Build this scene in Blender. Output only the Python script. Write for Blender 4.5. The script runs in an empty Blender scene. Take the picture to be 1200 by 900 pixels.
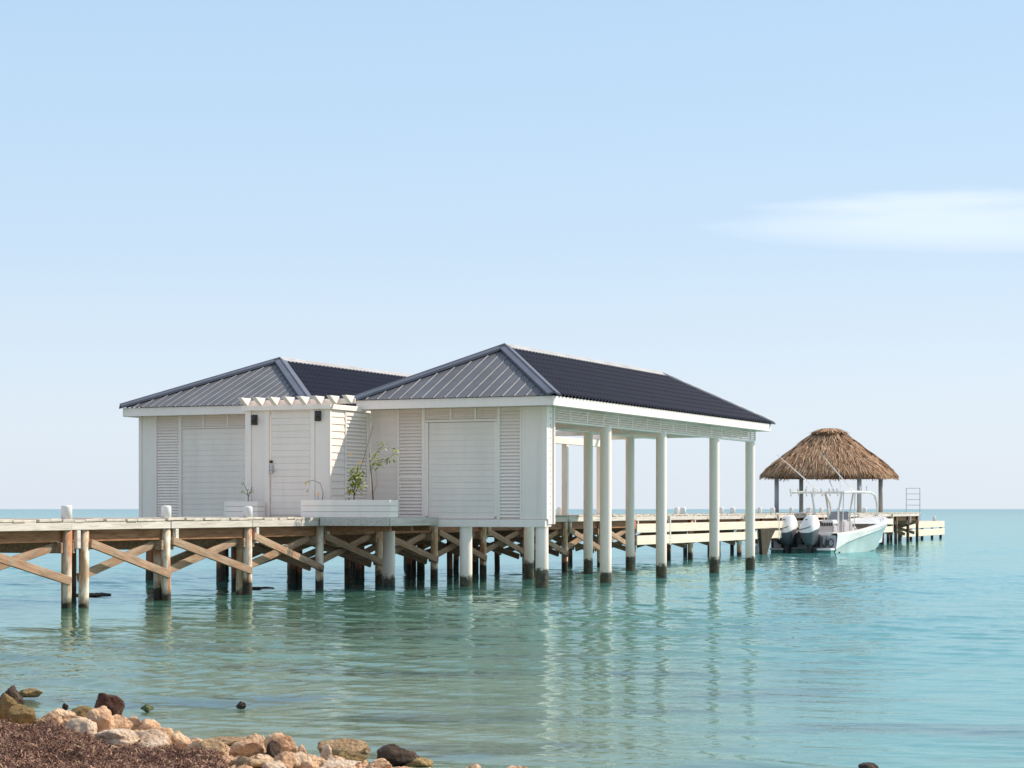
import bpy, bmesh, math, random
import numpy as np
from mathutils import Vector, Matrix, noise
R = math.radians
random.seed(7); np.random.seed(7)
SC = bpy.context.scene
COL = SC.collection

# ---------------------------------------------------------------- camera
cam_d = bpy.data.cameras.new('camera'); cam = bpy.data.objects.new('camera', cam_d); COL.objects.link(cam)
cam.location = (0, 0, 1.55); cam.rotation_euler = (R(90), 0, 0)
cam_d.sensor_width = 36; cam_d.lens = 70.5; cam_d.shift_y = 146.5/1200
cam_d.clip_start = 0.1; cam_d.clip_end = 60000
SC.camera = cam

# ---------------------------------------------------------------- sky, sun, exposure
SUN_EL, SUN_AZ = R(41.8), R(71.9)          # azimuth clockwise from +Y (away from the camera)
W = bpy.data.worlds.new('World'); SC.world = W; W.use_nodes = True
wn = W.node_tree; wn.nodes.clear()
def N(nt, typ, **kw):
    n = nt.nodes.new(typ)
    for k, v in kw.items():
        if k.startswith('i_'):
            key = k[2:]
            n.inputs[int(key) if key.isdigit() else key.replace('_', ' ')].default_value = v
        else: setattr(n, k, v)
    return n
sky = N(wn, 'ShaderNodeTexSky', sky_type='NISHITA', sun_disc=False, sun_elevation=SUN_EL, sun_rotation=SUN_AZ,
        altitude=0, air_density=1.0, dust_density=1.6, ozone_density=2.0)
bg = N(wn, 'ShaderNodeBackground'); bg.inputs['Strength'].default_value = 0.10
wo = N(wn, 'ShaderNodeOutputWorld')
# soft haze whitening and thin cirrus, as functions of the sky direction
tc = N(wn, 'ShaderNodeTexCoord'); sx = N(wn, 'ShaderNodeSeparateXYZ'); wn.links.new(tc.outputs['Generated'], sx.inputs[0])
SKYRAMP = [(0.0, (0.73, 0.80, 0.89)), (0.05, (0.69, 0.785, 0.89)), (0.13, (0.555, 0.71, 0.875)), (0.25, (0.455, 0.65, 0.86)), (0.5, (0.50, 0.65, 0.83)), (1.0, (0.54, 0.66, 0.82))]
hz = N(wn, 'ShaderNodeValToRGB')
def set_ramp(n, pts):
    r = n.color_ramp
    while len(r.elements) > 2: r.elements.remove(r.elements[-1])
    for i, (p, c) in enumerate(pts):
        e = r.elements[i] if i < 2 else r.elements.new(p)
        e.position = p; e.color = (*c, 1)
set_ramp(hz, SKYRAMP)
wn.links.new(sx.outputs['Z'], hz.inputs[0])
hzs = N(wn, 'ShaderNodeMix', data_type='RGBA', blend_type='MULTIPLY'); hzs.inputs[0].default_value = 1
hzs.inputs[7].default_value = (6.8, 6.8, 6.8, 1)
wn.links.new(hz.outputs[0], hzs.inputs[6])
mx = N(wn, 'ShaderNodeMix', data_type='RGBA'); mx.inputs[0].default_value = 0.86
wn.links.new(sky.outputs[0], mx.inputs[6]); wn.links.new(hzs.outputs[2], mx.inputs[7])
# thin cloud streaks
mp = N(wn, 'ShaderNodeMapping'); mp.inputs['Scale'].default_value = (5, 2.0, 50); mp.inputs['Location'].default_value = (0.55, 0.0, 0.9)
wn.links.new(tc.outputs['Generated'], mp.inputs[0])
cn = N(wn, 'ShaderNodeTexNoise'); cn.inputs['Scale'].default_value = 1.5; cn.inputs['Detail'].default_value = 5
wn.links.new(mp.outputs[0], cn.inputs['Vector'])
def wmath(op, a, b=None, clamp=False):
    m = N(wn, 'ShaderNodeMath', operation=op, use_clamp=clamp)
    for i, v in enumerate((a, b)):
        if v is None: continue
        if isinstance(v, (int, float)): m.inputs[i].default_value = v
        else: wn.links.new(v, m.inputs[i])
    return m.outputs[0]
# one long thin cloud: an ellipse in azimuth / elevation softened by noise
xy = wmath('DIVIDE', sx.outputs['X'], sx.outputs['Y']); zy = wmath('DIVIDE', sx.outputs['Z'], sx.outputs['Y'])
nz = wmath('SUBTRACT', cn.outputs['Fac'], 0.5)
front = wmath('GREATER_THAN', sx.outputs['Y'], 0)
def streak(cx, cz, wx, wz):
    ex = wmath('DIVIDE', wmath('SUBTRACT', xy, cx), wx)
    ez = wmath('DIVIDE', wmath('ADD', wmath('SUBTRACT', zy, cz), wmath('MULTIPLY', nz, 0.02)), wz)
    d = wmath('ADD', wmath('MULTIPLY', ex, ex), wmath('MULTIPLY', ez, ez))
    d = wmath('ADD', d, wmath('MULTIPLY', nz, 2.0))
    return wmath('MULTIPLY', wmath('SUBTRACT', 1.0, d, True), front)
cl = wmath('MULTIPLY', streak(0.250, 0.1425, 0.165, 0.016), 0.42)
cl = wmath('MINIMUM', cl, 0.72)
cm = N(wn, 'ShaderNodeMix', data_type='RGBA'); cm.inputs[7].default_value = (6.3, 6.7, 7.2, 1)
wn.links.new(cl, cm.inputs[0]); wn.links.new(mx.outputs[2], cm.inputs[6])
wn.links.new(cm.outputs[2], bg.inputs[0]); wn.links.new(bg.outputs[0], wo.inputs[0])

sd = bpy.data.lights.new('sun', 'SUN'); sd.energy = 3.4; sd.angle = R(0.53); sd.color = (1.0, 0.90, 0.76)
sun = bpy.data.objects.new('sun', sd); COL.objects.link(sun)
sv = Vector((math.sin(SUN_AZ)*math.cos(SUN_EL), math.cos(SUN_AZ)*math.cos(SUN_EL), math.sin(SUN_EL)))
sun.rotation_euler = sv.to_track_quat('Z', 'Y').to_euler(); sun.location = (30, -10, 30)
SC.view_settings.view_transform = 'Standard'; SC.view_settings.look = 'None'
SC.view_settings.exposure = 0.72; SC.view_settings.gamma = 1.0
SC.render.engine = 'CYCLES'

# ---------------------------------------------------------------- frames: x = -t (to the right), y = s (away along the pier)
class Frame:
    def __init__(self, ang): self.ang = ang; self.M = Matrix.Rotation(-ang, 4, 'Z')
B = Frame(R(24.177)); P = Frame(R(22.45)); G0 = Frame(0.0)

def tag(o, label=None, cat=None, group=None, kind=None):
    if label: o['label'] = label
    if cat: o['category'] = cat
    if group: o['group'] = group
    if kind: o['kind'] = kind
    return o
class Thing:
    """Empty at the thing's base; parts are written in frame coordinates"""
    def __init__(self, name, label, cat, base=(0, 0, 0), frame=G0, group=None, kind=None):
        self.b = Vector(base); o = bpy.data.objects.new(name, None); COL.objects.link(o); o.empty_display_size = 0.2
        o.matrix_world = frame.M @ Matrix.Translation(self.b)
        self.o = o; tag(o, label, cat, group, kind)
    def part(self, name, mb, mat, label=None, parent=None, smooth=False, loc=None, kind=None):
        me = mb if isinstance(mb, bpy.types.Mesh) else mb.mesh(name, mat, smooth)
        o = bpy.data.objects.new(name, me); COL.objects.link(o)
        o.parent = parent or self.o
        if loc is None: loc = Vector((0, 0, 0))
        o.location = (Vector(loc) - self.b) if parent is None else Vector(loc)
        if label: o['label'] = label
        if kind: o['kind'] = kind
        return o
def link_mesh(name, me, parent, loc, rot=(0, 0, 0), scale=(1, 1, 1)):
    o = bpy.data.objects.new(name, me); COL.objects.link(o); o.parent = parent
    o.location = loc; o.rotation_euler = rot; o.scale = scale
    return o

class MB:
    def __init__(self): self.v = []; self.f = []
    def add(self, vs, fs):
        b = len(self.v); self.v += [tuple(v) for v in vs]; self.f += [tuple(i+b for i in f) for f in fs]; return self
    def box(self, x0, x1, y0, y1, z0, z1, bev=0):
        if x0 > x1: x0, x1 = x1, x0
        if y0 > y1: y0, y1 = y1, y0
        vs = [(x, y, z) for z in (z0, z1) for y in (y0, y1) for x in (x0, x1)]
        return self.add(vs, [(0, 2, 3, 1), (4, 5, 7, 6), (0, 1, 5, 4), (2, 6, 7, 3), (0, 4, 6, 2), (1, 3, 7, 5)])
    def bar(self, a, b, w, h, up=(0, 0, 1)):
        a = Vector(a); b = Vector(b); d = (b-a).normalized(); u = Vector(up)
        if abs(d.dot(u)) > .99: u = Vector((1, 0, 0))
        s = d.cross(u).normalized(); u = s.cross(d)
        vs = [p + s*w/2*i + u*h/2*j for p in (a, b) for j in (-1, 1) for i in (-1, 1)]
        return self.add(vs, [(0, 2, 3, 1), (4, 5, 7, 6), (0, 1, 5, 4), (2, 6, 7, 3), (0, 4, 6, 2), (1, 3, 7, 5)])
    def tube(self, pts, r, n=8, cap=True):
        pts = [Vector(p) for p in pts]; rs = r if isinstance(r, (list, tuple)) else [r]*len(pts)
        base = len(self.v); ref = None
        for i, p in enumerate(pts):
            d = (pts[min(i+1, len(pts)-1)] - pts[max(i-1, 0)]).normalized()
            if ref is None:
                ref = Vector((1, 0, 0)) if abs(d.x) < .9 else Vector((0, 1, 0))
            ref = (ref - d*ref.dot(d)).normalized(); q = d.cross(ref)
            for k in range(n):
                a = 2*math.pi*k/n; self.v.append(tuple(p + (ref*math.cos(a) + q*math.sin(a))*rs[i]))
        for i in range(len(pts)-1):
            for k in range(n):
                a = base+i*n+k; b = base+i*n+(k+1) % n
                self.f.append((a, b, b+n, a+n))
        if cap:
            self.f.append(tuple(base+k for k in range(n))[::-1]); self.f.append(tuple(base+(len(pts)-1)*n+k for k in range(n)))
        return self
    def mesh(self, name, mat, smooth=False):
        me = bpy.data.meshes.new(name); me.from_pydata(self.v, [], self.f)
        if mat:
            for m in (mat if isinstance(mat, list) else [mat]): me.materials.append(m)
        if smooth: me.polygons.foreach_set('use_smooth', [True]*len(me.polygons))
        me.update(); return me
def recalc(me):
    bm = bmesh.new(); bm.from_mesh(me); bmesh.ops.recalc_face_normals(bm, faces=bm.faces); bm.to_mesh(me); bm.free(); return me
def bevel_mesh(me, w=0.01, seg=1):
    bm = bmesh.new(); bm.from_mesh(me); bmesh.ops.recalc_face_normals(bm, faces=bm.faces)
    bmesh.ops.bevel(bm, geom=bm.edges[:], offset=w, segments=seg, affect='EDGES', clamp_overlap=True); bm.to_mesh(me); bm.free(); return me
def autosmooth(me, ang=40):
    me.polygons.foreach_set('use_smooth', [True]*len(me.polygons))
    bm = bmesh.new(); bm.from_mesh(me)
    for e in bm.edges:
        if len(e.link_faces) == 2 and e.calc_face_angle(0) > R(ang): e.smooth = False
    bm.to_mesh(me); bm.free(); return me

# ---------------------------------------------------------------- materials
class Mat:
    def __init__(self, name):
        self.m = bpy.data.materials.new(name); self.m.use_nodes = True; self.nt = self.m.node_tree
        self.p = self.nt.nodes['Principled BSDF']; self.out = self.nt.nodes['Material Output']
    def n(self, typ, **kw): return N(self.nt, typ, **kw)
    def l(self, a, b): self.nt.links.new(a, b)
    def setin(self, node, key, v):
        if isinstance(v, (int, float)): node.inputs[key].default_value = v
        elif isinstance(v, (tuple, list)): node.inputs[key].default_value = (*v, 1) if len(v) == 3 else v
        else: self.l(v, node.inputs[key])
    def pos(self, kind='world', scale=(1, 1, 1)):
        if kind == 'world': o = self.n('ShaderNodeNewGeometry').outputs['Position']
        else: o = self.n('ShaderNodeTexCoord').outputs['Object']
        if scale == (1, 1, 1): return o
        m = self.n('ShaderNodeMapping'); m.inputs['Scale'].default_value = scale; self.l(o, m.inputs[0]); return m.outputs[0]
    def noise(self, scale, vec=None, detail=4, rough=.55, dist=0):
        n = self.n('ShaderNodeTexNoise'); n.inputs['Scale'].default_value = scale; n.inputs['Detail'].default_value = detail
        n.inputs['Roughness'].default_value = rough; n.inputs['Distortion'].default_value = dist
        if vec is not None: self.l(vec, n.inputs['Vector'])
        return n.outputs['Fac']
    def ramp(self, fac, pts):
        r = self.n('ShaderNodeValToRGB'); set_ramp(r, [(p, c if isinstance(c, tuple) else (c, c, c)) for p, c in pts]); self.l(fac, r.inputs[0]); return r.outputs[0]
    def mix(self, fac, a, b, blend='MIX'):
        m = self.n('ShaderNodeMix', data_type='RGBA', blend_type=blend); self.setin(m, 0, fac); self.setin(m, 6, a); self.setin(m, 7, b); return m.outputs[2]
    def math(self, op, a, b=0.0, clamp=False):
        m = self.n('ShaderNodeMath', operation=op, use_clamp=clamp); self.setin(m, 0, a); self.setin(m, 1, b); return m.outputs[0]
    def z(self):
        s = self.n('ShaderNodeSeparateXYZ'); self.l(self.n('ShaderNodeNewGeometry').outputs['Position'], s.inputs[0]); return s.outputs
    def rnd(self): return self.n('ShaderNodeObjectInfo').outputs['Random']
    def bump(self, h, dist=.01, strength=1.0):
        b = self.n('ShaderNodeBump'); b.inputs['Distance'].default_value = dist; b.inputs['Strength'].default_value = strength
        self.l(h, b.inputs['Height']); self.l(b.outputs[0], self.p.inputs['Normal'])
    def col(self, c): self.setin(self.p, 'Base Color', c)
    def rough(self, r): self.setin(self.p, 'Roughness', r)

def mk_paint(name, base, var=.06, rough=.45, algae=False):
    m = Mat(name); v = m.noise(1.2, m.pos(scale=(1, 1, .35)), 5)
    dark = tuple(c*(1-var*2.2) for c in base)
    c = m.ramp(v, [(.3, dark), (.62, base)])
    fine = m.noise(26, m.pos(scale=(1, 1, .3)), 3)
    c = m.mix(m.math('MULTIPLY', m.math('GREATER_THAN', fine, .66), .25), c, tuple(b*.72 for b in (base[0], base[1]*.97, base[2]*.9)))
    stk = m.noise(1.0, m.pos(scale=(7, 7, .45)), 5, .6); c = m.mix(m.math('MULTIPLY', m.math('MULTIPLY', m.math('SUBTRACT', stk, .56), 6, True), .16), c, tuple(b*q for b, q in zip(base, (.62, .50, .40))))
    r = m.rnd(); c = m.mix(m.math('MULTIPLY', r, .07), c, tuple(b*.6 for b in base))
    if algae:
        zz = m.z(); e = m.math('ADD', zz[2], m.math('MULTIPLY', m.math('SUBTRACT', m.noise(11, m.pos(), 6, .7), .5), .34))
        e = m.math('ADD', e, m.math('MULTIPLY', m.math('SUBTRACT', r, .5), .22))
        f = m.ramp(e, [(.0, 1.0), (.26, .94), (.31, .25), (.40, .0)]) if False else m.math('SUBTRACT', 1.0, m.math('MULTIPLY', m.math('SUBTRACT', e, .25), 14.0, True))
        g = m.math('SUBTRACT', 1.0, m.math('MULTIPLY', m.math('SUBTRACT', e, .28), 2.6, True))
        al = m.ramp(m.noise(14, m.pos(), 5), [(.3, (.020, .018, .010)), (.55, (.055, .045, .020)), (.75, (.12, .10, .05))])
        c = m.mix(m.math('MULTIPLY', g, .35), c, (.42, .36, .22)); c = m.mix(f, c, al)
    m.col(c); m.rough(rough); m.bump(m.noise(60, m.pos(), 3), .002, .5); return m.m

WHITE = mk_paint('white_paint', (.945, .81, .725), .05)
WHITE2 = mk_paint('white_trim_paint', (.95, .825, .745), .03)
COLUMN = mk_paint('column_paint', (.94, .795, .70), .04, .5, algae=True)
SLAT = mk_paint('slat_paint', (.945, .81, .725), .02)

def mk_wood(name, ramp, grain=(1.2, 14, 14), algae=False, rust=0, white=0, obj=True, var=.25, az=.24):
    m = Mat(name); vec = m.pos('object' if obj else 'world', grain)
    g = m.noise(2.2, vec, 6, .6, .4); c = m.ramp(g, ramp)
    r = m.rnd(); c = m.mix(m.math('MULTIPLY', r, var), c, tuple(x*.45 for x in ramp[1][1]))
    if white:
        w = m.noise(3.0, m.pos(scale=(1, 1, .5)), 6, .65)
        c = m.mix(m.math('MULTIPLY', m.math('SUBTRACT', w, .45), 9, True), (.80, .70, .56), c) if white == 1 else m.mix(m.math('MULTIPLY', m.math('SUBTRACT', w, .56), 9, True), (.70, .62, .51), c)
    if rust:
        w = m.noise(2.0, m.pos(scale=(2.2, 2.2, .35)), 5, .6)
        c = m.mix(m.math('MULTIPLY', m.math('MULTIPLY', m.math('SUBTRACT', w, .47), 9, True), rust), c, (.42, .13, .035))
    if algae:
        zz = m.z(); e = m.math('ADD', zz[2], m.math('MULTIPLY', m.math('SUBTRACT', m.noise(8, m.pos(), 4), .5), .25))
        e = m.math('ADD', e, m.math('MULTIPLY', m.math('SUBTRACT', r, .5), .22))
        f = m.math('SUBTRACT', 1.0, m.math('MULTIPLY', m.math('SUBTRACT', e, az), 10, True))
        al = m.ramp(m.noise(14, m.pos(), 5), [(.3, (.016, .013, .009)), (.6, (.05, .035, .018)), (.78, (.13, .11, .04))])
        c = m.mix(f, c, al)
    m.col(c); m.rough(.8); m.bump(g, .006, .7); return m.m
PLANK = mk_wood('weathered_plank', [(.3, (.42, .35, .28)), (.5, (.62, .54, .45)), (.75, (.74, .66, .56))], (14, 1.2, 14), var=.3)
FASCIA = mk_wood('greyed_fascia', [(.3, (.42, .36, .31)), (.5, (.62, .55, .48)), (.75, (.74, .67, .60))], (14, 1.0, 14), var=.25)
BROWN = mk_wood('brown_timber', [(.3, (.15, .06, .022)), (.5, (.30, .13, .055)), (.75, (.44, .23, .11))], (14, 1.0, 10), var=.4)
BRACE = mk_wood('brace_timber', [(.3, (.18, .105, .065)), (.5, (.37, .245, .155)), (.75, (.54, .395, .275))], (10, 1.2, 10), algae=True, rust=.22, var=.35)
PILE = mk_wood('pile_timber', [(.3, (.32, .18, .09)), (.5, (.56, .37, .21)), (.75, (.68, .51, .34))], (12, 12, 1.0), algae=True, rust=.95, white=1, var=.25, az=.12)
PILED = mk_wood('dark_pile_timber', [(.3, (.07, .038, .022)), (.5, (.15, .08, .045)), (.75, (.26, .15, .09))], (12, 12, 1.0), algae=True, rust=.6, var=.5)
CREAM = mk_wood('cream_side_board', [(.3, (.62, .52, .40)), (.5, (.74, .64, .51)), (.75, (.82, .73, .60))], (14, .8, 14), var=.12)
STUB = mk_paint('post_white', (.78, .73, .70), .08, .6)

def mk_metal(name, c0, rough=.38, metallic=.0, spec=.5):
    m = Mat(name); m.p.inputs['Specular IOR Level'].default_value = spec; v = m.noise(1.5, m.pos(), 5)
    m.col(m.ramp(v, [(.3, tuple(x*.82 for x in c0)), (.7, tuple(x*1.12 for x in c0))])); m.rough(m.ramp(m.noise(4, m.pos(), 4), [(.3, rough*.85), (.7, rough*1.25)]))
    m.p.inputs['Metallic'].default_value = metallic; return m.m
ROOF = mk_metal('roof_slate_metal', (.10, .099, .112), .5)
ROOF_SHADE = mk_metal('roof_shaded_metal', (.008, .011, .027), .6, spec=.25)  # darker copy of the roof metal; rib shade on side slopes is in the colour
HIP = mk_metal('hip_cap_metal', (.105, .112, .145), .5)
RIDGE = mk_metal('ridge_cap_skylit_metal', (.42, .40, .40), .5)  # paler copy of the roof metal, sky light on the cap put into its colour
BLACK = mk_metal('black_lamp', (.018, .014, .012), .4)
CHROME = mk_metal('steel', (.45, .45, .45), .3, .8)

def simple(name, c, rough=.5, metallic=0, emis=None):
    m = Mat(name); m.col(c); m.rough(rough); m.p.inputs['Metallic'].default_value = metallic; return m.m
GEL = mk_metal('white_gelcoat', (.84, .80, .76), .2)
ENGW = mk_metal('engine_white', (.82, .78, .74), .25)
ENGG = mk_metal('engine_grey', (.11, .115, .13), .35)
ENGD = mk_metal('engine_dark', (.022, .022, .024), .4)
HULLT = mk_metal('hull_seafoam', (.50, .60, .57), .1)
TRANS = mk_metal('transom_teal', (.07, .24, .20), .25)
CONS = mk_metal('console_grey', (.52, .49, .51), .3)
ORANGE = simple('seat_orange', (.45, .14, .03), .6)
ALU = mk_metal('pipe_white', (.74, .70, .65), .3)
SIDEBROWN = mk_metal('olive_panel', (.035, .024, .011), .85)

# ---------------------------------------------------------------- water, seabed, beach
def make_water():
    # polar sheet with real small waves near the camera, flat out to the horizon
    ys = [3.0]
    while ys[-1] < 30000:
        y = ys[-1]; ys.append(y + max(.3 if y < 8 else .05, .0033*y if y < 160 else .05*y))
    ys = np.array(ys); nx = 860
    u = np.linspace(-1, 1, nx)
    V = np.zeros((len(ys), nx, 3))
    wid = np.where(ys < 160, 22 + ys*.45, 22 + 160*.45 + (ys-160)*2.4)
    core = (2.5 + np.minimum(ys, 160)*.29)[:, None]*u[None, :]/.84     # dense in the middle, coarse at the flanks
    V[:, :, 0] = np.where(np.abs(u)[None, :] <= .84, core, np.sign(u)[None, :]*((2.5 + np.minimum(ys, 160)*.29)[:, None] + (wid[:, None]-(2.5 + np.minimum(ys, 160)*.29)[:, None])*((np.abs(u)[None, :]-.84)/.16)**1.5)); V[:, :, 1] = ys[:, None]
    X, Y = V[:, :, 0], V[:, :, 1]
    rng = np.random.RandomState(3); H = np.zeros_like(X)
    for i in range(46):
        lam = 0.20*(1.078**i); k = 2*math.pi/lam
        a = rng.normal(math.radians(84), math.radians(34)); ph = rng.rand()*6.28
        amp = .0072*lam**.9/(1+lam/1.1)
        warp = .35*lam*np.sin(X*.9/lam**.5 + i) + .35*lam*np.sin(Y*.37/lam**.5 + 2*i)
        H += amp*np.sin(k*(X*math.cos(a)+Y*math.sin(a)) + ph + warp*k*.35)*(0.6+.4*np.sin(X*.31+i*1.7)*np.sin(Y*.23+i))
    patch = .75 + .45*np.sin(X*.35+1.3*np.sin(Y*.21)+1.0)*np.sin(Y*.27+.8*np.sin(X*.4))
    fade = np.clip((140-Y)/90, 0, 1)
    V[:, :, 2] = H*patch*fade*WAVE
    n0, n1 = V.shape[:2]
    idx = np.arange(n0*n1).reshape(n0, n1)
    F = np.stack([idx[:-1, :-1], idx[:-1, 1:], idx[1:, 1:], idx[1:, :-1]], -1).reshape(-1, 4)
    me = bpy.data.meshes.new('sea')
    me.vertices.add(n0*n1); me.vertices.foreach_set('co', V.reshape(-1))
    me.loops.add(F.size); me.loops.foreach_set('vertex_index', F.reshape(-1).astype(np.int32))
    me.polygons.add(len(F)); me.polygons.foreach_set('loop_start', np.arange(0, F.size, 4, dtype=np.int32)); me.polygons.foreach_set('loop_total', np.full(len(F), 4, dtype=np.int32))
    me.polygons.foreach_set('use_smooth', np.ones(len(F), dtype=bool)); me.update(calc_edges=True); me.validate()
    o = bpy.data.objects.new('sea', me); COL.objects.link(o); tag(o, kind='structure')
    me.materials.append(mk_water()); return o
WAVE = .85
def mk_water():
    m = Mat('sea_water'); pz = m.z(); X, Y = pz[0], pz[1]
    pos = m.pos()
    # colour of the water body: sandy shallows, weed patches, turquoise, deeper blue far out
    d = m.math('ADD', Y, m.math('MULTIPLY', X, .55))
    d = m.math('ADD', d, m.math('MULTIPLY', m.math('SUBTRACT', m.noise(.16, m.pos(scale=(.7, 1, 1)), 4), .5), 16))
    dist = m.math('DIVIDE', d, 120.0, True)
    c = m.ramp(dist, [(.09, (.20, .215, .125)), (.14, (.15, .20, .12)), (.21, (.07, .155, .095)), (.30, (.065, .175, .135)), (.45, (.07, .22, .21)), (.75, (.08, .24, .245)), (1.0, (.07, .20, .22))])
    rgt = m.math('MULTIPLY', m.math('SUBTRACT', m.math('DIVIDE', X, m.math('MAXIMUM', Y, 5)), .02), 5.5, True)
    c = m.mix(m.math('MULTIPLY', rgt, .75), c, (.10, .295, .295))
    far = m.math('DIVIDE', m.math('SUBTRACT', Y, 150), 900, True)
    c = m.mix(far, c, (.055, .19, .26))
    # weed and reef patches on the sea bed
    w = m.noise(.55, m.pos(scale=(.55, 1.5, 1)), 5, .6, .3)
    near = m.math('SUBTRACT', 1.0, m.math('DIVIDE', m.math('SUBTRACT', Y, 16), 22, True))
    wf = m.math('MULTIPLY', m.math('MULTIPLY', m.math('SUBTRACT', w, .495), 7, True), m.math('MULTIPLY', near, .8))
    c = m.mix(wf, c, (.055, .062, .060))
    w2 = m.noise(.12, m.pos(scale=(.6, 1.6, 1)), 3, .5)
    c = m.mix(m.math('MULTIPLY', m.math('SUBTRACT', w2, .48), .9, True), c, (.06, .14, .13))
    # ripples
    b1 = m.noise(2.6, m.pos(scale=(.55, 1.35, 1)), 4, .6, .4)
    b2 = m.noise(9.0, m.pos(scale=(.6, 1.3, 1)), 3, .55, .3)
    h = m.math('ADD', m.math('MULTIPLY', b1, RIP[0]), m.math('MULTIPLY', b2, RIP[1]))
    bp = m.n('ShaderNodeBump'); bp.inputs['Distance'].default_value = 1.0; bp.inputs['Strength'].default_value = 1.0; m.l(h, bp.inputs['Height'])
    df = m.n('ShaderNodeBsdfDiffuse'); c = m.mix(1.0, c, (.88, .90, .90), 'MULTIPLY'); m.l(c, df.inputs['Color'])
    gl = m.n('ShaderNodeBsdfGlossy'); gl.inputs['Roughness'].default_value = .035; gl.inputs['Color'].default_value = (.68, .87, .90, 1); m.l(bp.outputs[0], gl.inputs['Normal'])
    fr = m.n('ShaderNodeFresnel'); fr.inputs['IOR'].default_value = 1.33; m.l(bp.outputs[0], fr.inputs['Normal'])
    ms = m.n('ShaderNodeMixShader'); f = m.math('MULTIPLY', fr.outputs[0], REFL); m.l(m.math('MINIMUM', f, REFMAX), ms.inputs[0])
    m.l(df.outputs[0], ms.inputs[1]); m.l(gl.outputs[0], ms.inputs[2]); m.l(ms.outputs[0], m.out.inputs['Surface'])
    return m.m
RIP = (.003, .004); REFL = 1.0; REFMAX = .80
make_water()

def shore_d(x):            # distance of the waterline from the camera row
    return 12.15 - .80*(x+.57) + .25*math.sin(x*1.7+.6)
def ground_z(x, y):
    q = shore_d(x) - y     # >0 on land
    z = -.5 if q < -1.2 else (-.02 + q*.35 if q < 0 else -.02 + .19*(1-math.exp(-q*.75)) + (.02*(q-3) if q > 3 else 0))
    n = noise.noise(Vector((x*1.3, y*1.3, 0)))*.05 + noise.noise(Vector((x*4, y*4, 3)))*.02
    return z + n*(1 if q > -.5 else .3)
def make_ground():
    mb = MB(); xs = np.concatenate([np.arange(-300, -16, 6), np.arange(-16, 9.01, .16), np.arange(14, 60, 6)]); ys = np.concatenate([np.arange(-200, -6, 6), np.arange(-6, 21.01, .16), np.arange(24, 300, 8)])
    for y in ys:
        for x in xs: mb.v.append((x, y, ground_z(x, y)))
    nx = len(xs)
    for j in range(len(ys)-1):
        for i in range(nx-1):
            a = j*nx+i; mb.f.append((a, a+1, a+1+nx, a+nx))
    m = Mat('beach_sand'); v = m.noise(3, m.pos(), 6); m.col(m.ramp(v, [(.3, (.40, .29, .20)), (.6, (.64, .52, .39))])); m.rough(.9); m.bump(m.noise(40, m.pos(), 5), .02)
    o = bpy.data.objects.new('beach', mb.mesh('beach', m.m, True)); COL.objects.link(o); tag(o, kind='structure')
make_ground()
def make_seabed():
    mb = MB().box(-400, 400, -60, 900, -2.6, -2.3)
    m = Mat('seabed_sand'); m.col(m.ramp(m.noise(.3, m.pos(), 5), [(.3, (.25, .22, .15)), (.7, (.42, .38, .28))])); m.rough(.9)
    o = bpy.data.objects.new('seabed', mb.mesh('seabed', m.m)); COL.objects.link(o); tag(o, kind='structure')
make_seabed()

# ---------------------------------------------------------------- pier
def round_pile(r, z0, z1, n=12, seed=0):
    rs = random.Random(seed); mb = MB(); pts = []; rr = []
    for i in range(6):
        k = i/5; pts.append((rs.uniform(-.006, .006), rs.uniform(-.006, .006), z0+(z1-z0)*k)); rr.append(r*(1.06-.1*k)*rs.uniform(.97, 1.03))
    return mb.tube(pts, rr, n)
pier = Thing('pier', 'long weathered timber pier on braced piles from the left edge to the thatched hut', 'pier', (-19.3, 21, 0), P)
TN, TF = 18.25, 20.35     # near and far edge (t)
bents = [26.24, 29.11, 31.85, 34.62, 37.24, 39.97, 42.67, 45.3, 47.97, 50.6, 53.3, 56.0, 58.7, 61.4, 64.1, 66.9, 69.7, 72.5, 75.3, 78.1, 80.9, 83.7, 86.5, 89.3, 92.0, 94.2]
bents = [20.8, 23.5] + bents
# deck planks, one object each, three shared meshes
pl = []
for k in range(4):
    me = MB().box(-TF-.02*random.random(), -TN+.012*random.random()-.004, 0, .290, 1.348, 1.394-.0012*k).mesh('plank', PLANK); bevel_mesh(me, .006); pl.append(me)
s = 20.9; i = 0
while s < 94.4:
    o = link_mesh('plank', pl[i % 4 if random.random() < .7 else random.randrange(4)], pier.o, Vector((random.uniform(-.008, .008), s, random.uniform(-.001, .001))) - pier.b, (random.uniform(-.002, .002), random.uniform(-.0005, .0005), random.uniform(-.003, .003)))
    s += .298; i += 1
fas_cache = {}
for a, b in zip(bents[:-1], bents[1:]):
    L = b-a
    for side, t in ((0, TN+.03), (1, TF-.06)):
        me = MB().box(-t-.022, -t+.022, a+.006, b-.006, 1.222, 1.342).mesh('fascia_board', FASCIA); bevel_mesh(me, .005)
        pier.part('fascia_board', me, None, loc=(random.uniform(-.006, .006), 0, random.uniform(-.004, .004)))
    for t in (TN+.20, TN+1.02, TF-.24):
        pier.part('stringer', bevel_mesh(MB().box(-t-.045, -t+.045, a+.004, b-.004, 1.03, 1.23).mesh('stringer', BROWN), .006), None, loc=(0, 0, random.uniform(-.008, .008)))
pier_pile_meshes = [round_pile(.083, -2.4, 1.335, 12, k).mesh('pile', PILE, True) for k in range(4)]
pier_pile_dark = [round_pile(.07, -2.4, 1.335, 12, k+9).mesh('pile', PILED, True) for k in range(4)]
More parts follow.
